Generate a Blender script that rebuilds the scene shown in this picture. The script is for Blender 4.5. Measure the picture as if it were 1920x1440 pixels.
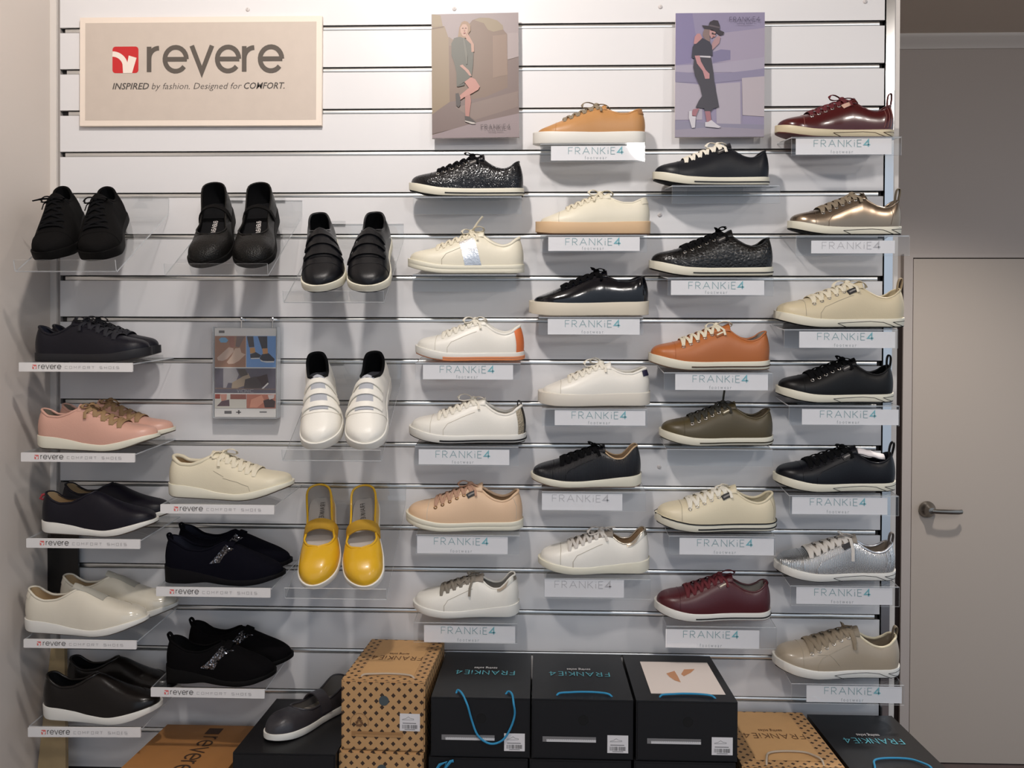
import bpy, bmesh, math, random
from mathutils import Vector, Matrix

for o in list(bpy.data.objects):
    bpy.data.objects.remove(o)
SC = bpy.context.scene
COL = SC.collection
PI = math.pi
random.seed(7)

# ------------------------------------------------------------------ camera
F = 1560.0                      # focal length in pixels of the 1920 x 1440 frame
CAM = Vector((0.0, -2.0, 1.56))
YAW, PITCH, ROLL = math.radians(1.9), math.radians(-0.55), math.radians(0.26)
fwd = Vector((-math.sin(YAW) * math.cos(PITCH), math.cos(YAW) * math.cos(PITCH), math.sin(PITCH)))
rgt = Vector((math.cos(YAW), math.sin(YAW), 0))
upv = rgt.cross(fwd)
rgt, upv = rgt * math.cos(ROLL) + upv * math.sin(ROLL), upv * math.cos(ROLL) - rgt * math.sin(ROLL)
cd = bpy.data.cameras.new('camera')
cam = bpy.data.objects.new('camera', cd)
COL.objects.link(cam)
cam.matrix_world = Matrix(((rgt.x, upv.x, -fwd.x, CAM.x), (rgt.y, upv.y, -fwd.y, CAM.y), (rgt.z, upv.z, -fwd.z, CAM.z), (0, 0, 0, 1)))
cd.sensor_width = 36.0
cd.lens = F / 1920 * 36.0
cd.clip_start = 0.05
SC.camera = cam


def P(px, py, Y):
    """world point on the plane at depth Y seen at pixel px, py"""
    d = fwd * F + rgt * (px - 960) + upv * (720 - py)
    return CAM + d * ((Y - CAM.y) / d.y)


def PZ(px, py, Z):
    d = fwd * F + rgt * (px - 960) + upv * (720 - py)
    return CAM + d * ((Z - CAM.z) / d.z)


# ------------------------------------------------------------------ light
def lin(c):
    r = []
    for v in c[:3]:
        v = v / 255.0
        r.append(v / 12.92 if v <= 0.04045 else ((v + 0.055) / 1.055) ** 2.4)
    return (r[0], r[1], r[2], 1.0)


W = bpy.data.worlds.new('shop_daylight')
SC.world = W
W.use_nodes = True
nt = W.node_tree
nt.nodes.clear()
wo = nt.nodes.new('ShaderNodeOutputWorld')
wb = nt.nodes.new('ShaderNodeBackground')
wt = nt.nodes.new('ShaderNodeTexCoord')
ws = nt.nodes.new('ShaderNodeSeparateXYZ')
wr = nt.nodes.new('ShaderNodeValToRGB')
wm = nt.nodes.new('ShaderNodeMapRange')
nt.links.new(wt.outputs['Generated'], ws.inputs[0])
nt.links.new(ws.outputs['Z'], wm.inputs['Value'])
wm.inputs['From Min'].default_value = -1
wm.inputs['From Max'].default_value = 1
nt.links.new(wm.outputs[0], wr.inputs[0])
nt.links.new(wr.outputs[0], wb.inputs['Color'])
nt.links.new(wb.outputs[0], wo.inputs['Surface'])
e = wr.color_ramp.elements
e[0].position = 0.30
e[0].color = (0.10, 0.09, 0.09, 1)
e[1].position = 0.62
e[1].color = (0.82, 0.93, 1.08, 1)
n = wr.color_ramp.elements.new(0.46)
n.color = (0.60, 0.68, 0.79, 1)
wb.inputs['Strength'].default_value = 0.80


def lamp(name, loc, aim, watts, color, size, angle=None, blend=0.6):
    l = bpy.data.lights.new(name, 'SPOT')
    l.energy = watts
    l.color = color
    l.shadow_soft_size = size
    l.spot_size = math.radians(angle or 150)
    l.spot_blend = blend
    o = bpy.data.objects.new(name, l)
    COL.objects.link(o)
    o.location = loc
    o.rotation_euler = (Vector(aim) - Vector(loc)).to_track_quat('-Z', 'Y').to_euler()
    return o


lamp('added_fill_light', (-0.34, -1.10, 2.86), (-0.34, 0.1, 1.5), 54, (1.0, 0.93, 0.875), 0.045)
lamp('added_fill_light', (1.60, -1.70, 2.86), (1.4, 0.4, 1.2), 22, (1.0, 0.92, 0.85), 0.05)
lamp('added_fill_light', (1.32, 0.40, 2.86), (1.34, 0.46, 0.0), 92, (1.0, 0.94, 0.89), 0.05, 116, 0.75)
lamp('added_fill_light', (0.60, -2.75, 2.86), (-0.4, 0.0, 1.1), 52, (1.0, 0.95, 0.91), 0.14)  # added fill lamp, brightens the left wall and softens the shadows

vs = SC.view_settings
vs.view_transform = 'Standard'
vs.look = 'None'
vs.exposure = 0.0
vs.gamma = 1.0
vs.use_curve_mapping = False
SC.cycles.use_denoising = True
SC.cycles.max_bounces = 8
SC.cycles.transparent_max_bounces = 16
SC.cycles.caustics_reflective = False
SC.cycles.caustics_refractive = False

# ------------------------------------------------------------------ materials
MATS = {}


def base_mat(name):
    m = bpy.data.materials.new(name)
    m.use_nodes = True
    b = m.node_tree.nodes['Principled BSDF']
    return m, m.node_tree, b


def mat(name, rgb, rough=0.5, metal=0.0, bump=None, spec=0.5, coat=0.0, var=0.0):
    """procedural material; bump = (kind, scale, strength)"""
    if name in MATS:
        return MATS[name]
    m, t, b = base_mat(name)
    c = lin(rgb)
    b.inputs['Base Color'].default_value = c
    b.inputs['Roughness'].default_value = rough
    b.inputs['Metallic'].default_value = metal
    b.inputs['Specular IOR Level'].default_value = spec
    b.inputs['Coat Weight'].default_value = coat
    b.inputs['Coat Roughness'].default_value = 0.08
    tc = t.nodes.new('ShaderNodeTexCoord')
    if var:
        nz = t.nodes.new('ShaderNodeTexNoise')
        nz.inputs['Scale'].default_value = 35
        nz.inputs['Detail'].default_value = 4
        t.links.new(tc.outputs['Object'], nz.inputs['Vector'])
        mx = t.nodes.new('ShaderNodeMix')
        mx.data_type = 'RGBA'
        mx.inputs['A'].default_value = tuple(v * (1 - var) for v in c[:3]) + (1,)
        mx.inputs['B'].default_value = tuple(min(1, v * (1 + var)) for v in c[:3]) + (1,)
        t.links.new(nz.outputs['Fac'], mx.inputs['Factor'])
        t.links.new(mx.outputs['Result'], b.inputs['Base Color'])
    if bump:
        kind, sc, st = bump
        bn = t.nodes.new('ShaderNodeBump')
        bn.inputs['Strength'].default_value = st
        bn.inputs['Distance'].default_value = 0.002 if kind != 'wave' else 0.004
        if kind == 'grain':
            x = t.nodes.new('ShaderNodeTexNoise')
            x.inputs['Scale'].default_value = sc
            x.inputs['Detail'].default_value = 3
            out = x.outputs['Fac']
        elif kind == 'croc':
            x = t.nodes.new('ShaderNodeTexVoronoi')
            x.feature = 'DISTANCE_TO_EDGE'
            x.inputs['Scale'].default_value = sc
            out = x.outputs['Distance']
        elif kind == 'cell':
            x = t.nodes.new('ShaderNodeTexVoronoi')
            x.inputs['Scale'].default_value = sc
            out = x.outputs['Distance']
        else:
            x = t.nodes.new('ShaderNodeTexWave')
            x.inputs['Scale'].default_value = sc
            x.inputs['Distortion'].default_value = 1.5
            x.inputs['Detail Scale'].default_value = 3
            out = x.outputs['Fac']
        t.links.new(tc.outputs['Object'], x.inputs['Vector'])
        t.links.new(out, bn.inputs['Height'])
        t.links.new(bn.outputs[0], b.inputs['Normal'])
    MATS[name] = m
    return m


def acrylic(name, tint, gloss, haze=0.0):
    if name in MATS:
        return MATS[name]
    m, t, b = base_mat(name)
    t.nodes.remove(b)
    out = t.nodes['Material Output']
    tr = t.nodes.new('ShaderNodeBsdfTransparent')
    tr.inputs[0].default_value = tint
    gl = t.nodes.new('ShaderNodeBsdfGlossy')
    gl.inputs['Roughness'].default_value = 0.03
    fr = t.nodes.new('ShaderNodeLayerWeight')
    fr.inputs[0].default_value = 0.5
    pw = t.nodes.new('ShaderNodeMath')
    pw.operation = 'POWER'
    pw.inputs[1].default_value = 4.0
    t.links.new(fr.outputs['Facing'], pw.inputs[0])
    mm = t.nodes.new('ShaderNodeMath')
    mm.operation = 'MULTIPLY_ADD'
    mm.inputs[1].default_value = 0.55 * gloss
    mm.inputs[2].default_value = 0.04 * gloss
    t.links.new(pw.outputs[0], mm.inputs[0])
    m1 = t.nodes.new('ShaderNodeMixShader')
    t.links.new(mm.outputs[0], m1.inputs[0])
    t.links.new(tr.outputs[0], m1.inputs[1])
    t.links.new(gl.outputs[0], m1.inputs[2])
    last = m1
    if haze:
        df = t.nodes.new('ShaderNodeBsdfDiffuse')
        df.inputs[0].default_value = (0.85, 0.87, 0.9, 1)
        m2 = t.nodes.new('ShaderNodeMixShader')
        m2.inputs[0].default_value = haze
        t.links.new(m1.outputs[0], m2.inputs[1])
        t.links.new(df.outputs[0], m2.inputs[2])
        last = m2
    t.links.new(last.outputs[0], out.inputs['Surface'])
    MATS[name] = m
    return m


ACR = acrylic('clear_acrylic', (0.975, 0.98, 0.982, 1), 1.0)
ACR_EDGE = acrylic('acrylic_edge', (0.82, 0.85, 0.87, 1), 2.0, 0.55)  # diffuse white share puts the bright edge glints into the colour


# ------------------------------------------------------------------ mesh helpers
def pchip(pts):
    xs = [p[0] for p in pts]
    ys = [p[1] for p in pts]
    n = len(xs)
    h = [xs[i + 1] - xs[i] for i in range(n - 1)]
    d = [(ys[i + 1] - ys[i]) / h[i] for i in range(n - 1)]
    m = [0.0] * n
    m[0], m[-1] = d[0], d[-1]
    for i in range(1, n - 1):
        if d[i - 1] * d[i] > 0:
            w1, w2 = 2 * h[i] + h[i - 1], h[i] + 2 * h[i - 1]
            m[i] = (w1 + w2) / (w1 / d[i - 1] + w2 / d[i])

    def f(x):
        if x <= xs[0]:
            return ys[0]
        if x >= xs[-1]:
            return ys[-1]
        i = 0
        while x > xs[i + 1]:
            i += 1
        t = (x - xs[i]) / h[i]
        a, b, c, g = 2 * t ** 3 - 3 * t * t + 1, t ** 3 - 2 * t * t + t, -2 * t ** 3 + 3 * t * t, t ** 3 - t * t
        return a * ys[i] + b * h[i] * m[i] + c * ys[i + 1] + g * h[i] * m[i + 1]
    return f


class MB:
    """collects geometry and links it as one mesh object"""
    def __init__(self):
        self.v, self.f, self.mi, self.cur, self.uv = [], [], [], 0, {}

    def vert(self, p):
        self.v.append((p[0], p[1], p[2]))
        return len(self.v) - 1

    def face(self, idx, uv=None):
        self.f.append(tuple(idx))
        self.mi.append(self.cur)
        if uv:
            self.uv[len(self.f) - 1] = uv

    def grid(self, rows, closed=False):
        n = len(rows[0])
        ids = [[self.vert(p) for p in r] for r in rows]
        for i in range(len(rows) - 1):
            for j in range(n if closed else n - 1):
                k = (j + 1) % n
                self.face((ids[i][j], ids[i][k], ids[i + 1][k], ids[i + 1][j]))
        return ids

    def box(self, x0, x1, y0, y1, z0, z1, uv=False):
        c = [self.vert(p) for p in ((x0, y0, z0), (x1, y0, z0), (x1, y1, z0), (x0, y1, z0), (x0, y0, z1), (x1, y0, z1), (x1, y1, z1), (x0, y1, z1))]
        fs = ((0, 1, 5, 4), (1, 2, 6, 5), (2, 3, 7, 6), (3, 0, 4, 7), (4, 5, 6, 7), (3, 2, 1, 0))
        ax = (0, 1, 0, 1, 2, 2)
        for q, a in zip(fs, ax):
            u = None
            if uv:
                pts = [self.v[c[k]] for k in q]
                u = [(p[0] - x0, p[2] - z0) if a == 0 else (p[1] - y0, p[2] - z0) if a == 1 else (p[0] - x0, p[1] - y0) for p in pts]
            self.face([c[k] for k in q], u)

    def sweep(self, pts, nrm, rw, rt, n=8, closed=False, cap=True, sq=False):
        """flattened tube along pts: half width rw sideways, half thickness rt along the normals"""
        pts = [Vector(p) for p in pts]
        m = len(pts)
        rows = []
        for i in range(m):
            a, b = (pts[(i - 1) % m], pts[(i + 1) % m]) if closed else (pts[max(i - 1, 0)], pts[min(i + 1, m - 1)])
            t = (b - a)
            t = t.normalized() if t.length > 1e-9 else Vector((1, 0, 0))
            nn = Vector(nrm[i]) if not isinstance(nrm, Vector) else nrm
            s = t.cross(nn)
            s = s.normalized() if s.length > 1e-6 else t.orthogonal().normalized()
            nn = s.cross(t).normalized()
            w = rw(i / (m - 1)) if callable(rw) else rw
            if sq:
                ring = [(-1, -1), (1, -1), (1, 1), (-1, 1)]
            else:
                ring = [(math.cos(2 * PI * k / n), math.sin(2 * PI * k / n)) for k in range(n)]
            rows.append([pts[i] + s * (w * c) + nn * (rt * q) for c, q in ring])
        ids = self.grid(rows + ([rows[0]] if closed else []), True)
        if cap and not closed:
            self.face(ids[0][::-1])
            self.face(ids[-1])

    def ball(self, c, r, n=8, m=6):
        rows = []
        for i in range(m + 1):
            a = PI * (0.02 + 0.96 * i / m)
            rows.append([(c[0] + r[0] * math.sin(a) * math.cos(2 * PI * k / n), c[1] + r[1] * math.sin(a) * math.sin(2 * PI * k / n), c[2] + r[2] * math.cos(a)) for k in range(n)])
        ids = self.grid(rows, True)
        self.face(ids[0][::-1])
        self.face(ids[-1])

    def strip2d(self, pts, w, tf, closed=False):
        """flat ribbon along a 2-D polyline; tf maps (u, v) to 3-D"""
        m = len(pts)
        L, R = [], []
        for i in range(m):
            def dirn(a, b):
                dx, dy = b[0] - a[0], b[1] - a[1]
                l = math.hypot(dx, dy) or 1
                return dx / l, dy / l
            if closed:
                d1, d2 = dirn(pts[i - 1], pts[i]), dirn(pts[i], pts[(i + 1) % m])
            else:
                d1 = dirn(pts[i - 1], pts[i]) if i else dirn(pts[0], pts[1])
                d2 = dirn(pts[i], pts[i + 1]) if i < m - 1 else d1
            nx, ny = -(d1[1] + d2[1]), d1[0] + d2[0]
            l = math.hypot(nx, ny)
            if l < 1e-6:
                nx, ny, l = -d1[1], d1[0], 1
            nx, ny = nx / l, ny / l
            k = nx * -d1[1] + ny * d1[0]
            k = min(1 / max(k, 0.3), 2.6)
            L.append((pts[i][0] + nx * w / 2 * k, pts[i][1] + ny * w / 2 * k))
            R.append((pts[i][0] - nx * w / 2 * k, pts[i][1] - ny * w / 2 * k))
        a = [self.vert(tf(*p)) for p in L]
        b = [self.vert(tf(*p)) for p in R]
        for i in range(m if closed else m - 1):
            j = (i + 1) % m
            self.face((a[i], b[i], b[j], a[j]))

    def poly2d(self, pts, tf):
        self.face([self.vert(tf(*p)) for p in pts])

    def build(self, name, mats, parent=None, smooth=True, angle=42, merge=0.0, normals=False):
        me = bpy.data.meshes.new(name)
        me.from_pydata(self.v, [], self.f)
        if not isinstance(mats, (list, tuple)):
            mats = [mats]
        for m in mats:
            me.materials.append(m)
        me.polygons.foreach_set('material_index', self.mi)
        if self.uv:
            ul = me.uv_layers.new(name='UVMap')
            for fi, u in self.uv.items():
                for li, q in zip(me.polygons[fi].loop_indices, u):
                    ul.data[li].uv = q
        if merge or normals:
            bm = bmesh.new()
            bm.from_mesh(me)
            if merge:
                bmesh.ops.remove_doubles(bm, verts=bm.verts, dist=merge)
            bmesh.ops.recalc_face_normals(bm, faces=bm.faces)
            bm.to_mesh(me)
            bm.free()
        if smooth:
            me.polygons.foreach_set('use_smooth', [True] * len(me.polygons))
            me.set_sharp_from_angle(angle=math.radians(angle))
        me.update()
        o = bpy.data.objects.new(name, me)
        COL.objects.link(o)
        if parent:
            o.parent = parent
        return o


def thing(name, label, cat, loc=(0, 0, 0), group=None, mtx=None):
    o = bpy.data.objects.new(name, None)
    COL.objects.link(o)
    o.empty_display_size = 0.03
    if mtx is not None:
        o.matrix_world = mtx
    else:
        o.location = loc
    tag(o, label, cat, group)
    return o


def tag(o, label, cat, group=None):
    o['label'] = label
    o['category'] = cat
    if group:
        o['group'] = group
    return o


def struct(o):
    o['kind'] = 'structure'
    return o


# ------------------------------------------------------------------ lettering
def arc(cx, cy, rx, ry, a0, a1, n=14):
    return [(cx + rx * math.cos(math.radians(a0 + (a1 - a0) * i / n)), cy + ry * math.sin(math.radians(a0 + (a1 - a0) * i / n))) for i in range(n + 1)]


THIN = {
    'F': (0.50, [[(0, 0), (0, 1), (.5, 1)], [(0, .5), (.44, .5)]]),
    'R': (0.56, [[(0, 0), (0, 1), (.28, 1)] + arc(.28, .735, .25, .265, 90, -90, 10) + [(0, .47)], [(.22, .47), (.56, 0)]]),
    'A': (0.80, [[(0, 0), (.40, 1), (.80, 0)], [(.15, .36), (.65, .36)]]),
    'N': (0.66, [[(0, 0), (0, 1), (.66, 0), (.66, 1)]]),
    'K': (0.56, [[(0, 0), (0, 1)], [(.54, 1), (.02, .45)], [(.14, .57), (.58, 0)]]),
    'i': (0.06, [[(.03, 0), (.03, .66)], [(.03, .86), (.03, .97)]]),
    'E': (0.48, [[(.48, 1), (0, 1), (0, 0), (.48, 0)], [(0, .52), (.42, .52)]]),
    '4': (0.66, [[(.48, 0), (.48, 1), (0, .28), (.68, .28)]]),
    'r': (0.46, [[(0, 0), (0, 1)], arc(.42, .52, .42, .42, 180, 88, 8)]),
    'e': (1.0, [[(.04, .5), (.99, .5)], arc(.5, .5, .47, .47, 0, 322, 22)]),
    'v': (0.88, [[(0, 1.03), (.44, 0), (.88, 1.03)]]),
    'C': (0.9, [[(.9, 1), (0, 1), (0, 0), (.9, 0)]]),
    'O': (0.9, [[(0, 0), (0, 1), (.9, 1), (.9, 0), (0, 0)]]),
    'M': (1.0, [[(0, 0), (0, 1), (.5, .4), (1, 1), (1, 0)]]),
    'f': (0.8, [[(0, 0), (0, 1), (.8, 1)], [(0, .5), (.7, .5)]]),
    'q': (0.9, [[(0, 0), (0, 1), (.9, 1), (.9, .45), (0, .45)], [(.5, .45), (.9, 0)]]),
    'T': (0.9, [[(0, 1), (.9, 1)], [(.45, 1), (.45, 0)]]),
    'S': (0.9, [[(.9, 1), (0, 1), (0, .5), (.9, .5), (.9, 0), (0, 0)]]),
    'H': (0.9, [[(0, 0), (0, 1)], [(.9, 0), (.9, 1)], [(0, .5), (.9, .5)]]),
    'V': (0.7, [[(0, 1), (.35, 0), (.7, 1)]]),
    'I': (0.06, [[(.03, 0), (.03, 1)]]),
    ' ': (0.55, []),
}


def write(mb, text, x, z, h, width, tf, sw=0.1, gap=0.3, four=None):
    """stroke lettering scaled to a total width; returns nothing"""
    adv = sum(THIN[c][0] for c in text) + gap * (len(text) - 1)
    k = width / adv
    cx = x
    o, ex, ez = (Vector(tf(*q)) for q in ((0, 0), (1, 0), (0, 1)))
    nrm = (ex - o).cross(ez - o).normalized()
    step = 0
    for c in text:
        w, strokes = THIN[c]
        bold = sw * (2.0 if c == '4' and four else 1.0)
        if c == '4' and four is not None:
            mb.cur = four
        for st in strokes:
            off = nrm * (0.00004 * step)
            step += 1
            mb.strip2d([(cx + p[0] * k, z + p[1] * h) for p in st], bold * h, lambda u, v: Vector(tf(u, v)) + off)
        mb.cur = 0
        cx += (w + gap) * k


def font_mesh(mb, text, x, z, h, width, tf, shear=0.0, bold=0.0):
    """small running text from Blender's built-in font, added to mb as flat faces"""
    cu = bpy.data.curves.new('t', 'FONT')
    cu.body = text
    cu.size = 1.0
    cu.shear = shear
    cu.offset = bold
    cu.resolution_u = 2
    ob = bpy.data.objects.new('t', cu)
    COL.objects.link(ob)
    dg = bpy.context.evaluated_depsgraph_get()
    me = bpy.data.meshes.new_from_object(ob.evaluated_get(dg))
    xs = [v.co.x for v in me.vertices]
    ys = [v.co.y for v in me.vertices]
    if xs:
        x0, x1, y0, y1 = min(xs), max(xs), 0.0, 0.72
        ids = [mb.vert(tf(x + (v.co.x - x0) / (x1 - x0) * width, z + (v.co.y - y0) / (y1 - y0) * h)) for v in me.vertices]
        for p in me.polygons:
            mb.face([ids[i] for i in p.vertices])
    bpy.data.objects.remove(ob)
    bpy.data.curves.remove(cu)
    bpy.data.meshes.remove(me)

# ------------------------------------------------------------------ the room
WHITE = mat('slat_laminate', (226, 225, 226), 0.38, spec=0.4)
PAINT = mat('beige_wall_paint', (207, 198, 190), 0.75, bump=('grain', 160, 0.05))
PAINT_R = mat('grey_beige_wall_paint', (184, 174, 167), 0.7, bump=('grain', 160, 0.05))
TRIMW = mat('white_trim', (222, 216, 210), 0.5)
ALU = mat('aluminium_insert', (222, 223, 222), 0.36, 1.0)
CHROME = mat('polished_metal', (214, 216, 218), 0.14, 1.0)
DARKGAP = mat('dark_groove', (58, 54, 52), 0.8)
DOORM = mat('door_paint', (186, 174, 162), 0.5)
DARKSTRIP = mat('dark_brown_strip', (30, 20, 17), 0.6, spec=.2)  # dark brown strip filling the narrow recess beside the door frame

Z0 = P(960, 49.3, 0).z
PITCHZ = (P(960, 49.3, 0).z - P(960, 49.3 + 78.4 * 15, 0).z) / 15


def slot_z(k):
    return Z0 - PITCHZ * k


XL, XR = P(113, 700, 0).x, P(1653, 700, 0).x
XWALL = P(96, 700, 0).x
CEIL = 2.935
SH = 0.0066
mb = MB()
top = CEIL
for k in range(-5, 24):
    z = slot_z(k)
    if z + SH > CEIL:
        continue
    mb.box(XL, XR, 0.0, 0.006, z + SH, min(top, CEIL))
    top = z - SH
mb.box(XL, XR, 0.0, 0.006, 0.0, top)
mb.cur = 1
mb.box(XL, XR, 0.013, 0.03, 0.0, CEIL)
wall_back = struct(mb.build('wall_back', [WHITE, DARKGAP], smooth=False))
for k in range(0, 18):
    z = slot_z(k)
    mb = MB()
    pr = [(0.0125, z - 0.010), (0.0062, z - 0.0066), (0.0024, z - 0.0054), (0.0018, z - 0.0046), (0.0018, z + 0.0034), (0.0030, z + 0.0044), (0.0125, z + 0.0046)]
    mb.grid([[(XL + 0.012 + 0.004 * (k % 3), a, b) for a, b in pr], [(XR - 0.011, a, b) for a, b in pr]])
    mb.build('groove_insert', ALU, wall_back, angle=60)

ZF = 0.0
mb = MB()
mb.box(XWALL, P(107.5, 700, 0).x, -0.004, 0.03, 0, CEIL)
struct(mb.build('trim_1', TRIMW, smooth=False))
mb = MB()
mb.box(P(107.7, 700, 0).x, XL - .0004, 0.003, 0.03, 0, CEIL)
struct(mb.build('trim_9', mat('grey_panel_edge', (158, 152, 148), .5), smooth=False))
mb = MB()
mb.box(P(1655, 700, 0).x, P(1671, 700, 0).x, -0.003, 0.03, 0, CEIL)
struct(mb.build('trim_2', CHROME, smooth=False))
mb = MB()
xe = P(1682, 700, 0).x
mb.box(P(1671, 700, 0).x, xe, 0.001, 0.03, 0, CEIL)
struct(mb.build('trim_3', TRIMW, smooth=False))
mb = MB()
mb.box(XL, xe, 0.03, 0.10, 0, CEIL)
struct(mb.build('wall_divider', TRIMW, smooth=False))
mb = MB()
mb.box(XWALL - 0.10, XWALL, -3.2, 1.6, 0, CEIL)
struct(mb.build('wall_left', PAINT, smooth=False))
YD = 1.43
mb = MB()
mb.box(XWALL, 3.2, YD, YD + 0.1, 0, CEIL)
struct(mb.build('wall_right', PAINT_R, smooth=False))
CEILM = mat('ceiling_paint', (226, 214, 200), 0.8)
mb = MB()
mb.box(XWALL - 0.1, 3.2, -3.2, YD + 0.1, CEIL, CEIL + 0.08)
struct(mb.build('ceiling', CEILM, smooth=False))
FLOORM = mat('dark_carpet', (92, 78, 74), 0.9, bump=('grain', 300, 0.4), var=0.25)
mb = MB()
mb.box(XWALL - 0.1, 3.2, -4.5, YD + 0.1, -0.08, 0)
struct(mb.build('floor', FLOORM, smooth=False))
mb = MB()
cz = CEIL - 0.047
pr = [(YD, cz), (YD - 0.006, cz), (YD - 0.010, cz + 0.008), (YD - 0.024, cz + 0.018), (YD - 0.040, cz + 0.034), (YD - 0.046, cz + 0.040), (YD - 0.046, CEIL)]
mb.grid([[(xe, a, b) for a, b in pr], [(3.2, a, b) for a, b in pr]])
struct(mb.build('trim_4', TRIMW, angle=50))

zt = P(1800, 487, YD).z
xa, xb, xc = P(1687, 700, YD).x, P(1704, 700, YD).x, P(1706, 700, YD).x
mb = MB()
mb.box(xa, xb, YD - 0.030, YD, 0, zt + 0.02)
mb.box(xb, xc + 0.90, YD - 0.030, YD, zt + 0.004, zt + 0.02)
struct(mb.build('trim_5', PAINT_R, smooth=False))
mb = MB()
mb.box(P(1668, 700, YD).x, xa, YD - 0.02, YD, 0, P(1680, 525, YD).z)
struct(mb.build('trim_6', DARKSTRIP, smooth=False))
mb = MB()
mb.box(xb, xc + 0.90, YD - 0.006, YD - 0.001, 0.0, zt + 0.004)
struct(mb.build('trim_7', DARKGAP, smooth=False))
mb = MB()
mb.box(xc, xc + 0.84, YD - 0.026, YD - 0.007, 0.006, zt)
door = struct(mb.build('door_1', DOORM, smooth=False))
# lever handle with round rose
NICKEL = mat('brushed_nickel', (140, 135, 128), 0.26, 1.0)
hp = P(1738, 955, YD - 0.03)
y0 = YD - 0.026
mb = MB()
prof = [(0.0, 0.031), (0.006, 0.0335), (0.014, 0.031), (0.022, 0.024), (0.034, 0.016), (0.048, 0.0125), (0.050, 0.0)]
rows = [[(hp.x + r * math.cos(2 * PI * k / 24), y0 - d, hp.z + r * math.sin(2 * PI * k / 24)) for k in range(24)] for d, r in prof]
mb.grid(rows, True)
mb.build('handle_rose', NICKEL, door, angle=60)
mb = MB()
lv = [(hp.x + 0.002, y0 - 0.045, hp.z - 0.001), (hp.x + 0.03, y0 - 0.050, hp.z - 0.002), (hp.x + 0.075, y0 - 0.050, hp.z - 0.003), (hp.x + 0.105, y0 - 0.046, hp.z - 0.004), (hp.x + 0.122, y0 - 0.036, hp.z - 0.004)]
mb.sweep(lv, Vector((0, 1, 0)), 0.0095, 0.006, 12)
mb.build('handle_lever', NICKEL, door, angle=60)

# low ledge that carries the shoe boxes
LEDGE_Z, LEDGE_L = 0.655, 0.595
mb = MB()
mb.box(-0.66, 0.86, -0.36, -0.006, 0, LEDGE_Z)
mb.box(-0.92, -0.661, -0.36, -0.006, 0, LEDGE_L)
struct(mb.build('trim_8', WHITE, smooth=False))

# ------------------------------------------------------------------ shoes
ROUND_T, ROUND_H = 0.20, 0.13
OUT = pchip([(0, .80), (.1, .90), (.2, .97), (.3, 1.0), (.42, .93), (.55, .80), (.68, .74), (.82, .73), (1, .70)])


def outline(s):
    s = min(max(s, 0.0), 1.0)
    w = OUT(s)
    if s < ROUND_T:
        w *= max(0.0, 1 - ((ROUND_T - s) / ROUND_T) ** 2.5) ** 0.5
    if s > 1 - ROUND_H:
        w *= max(0.0, 1 - ((s - 1 + ROUND_H) / ROUND_H) ** 2.4) ** 0.5
    return w


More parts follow.
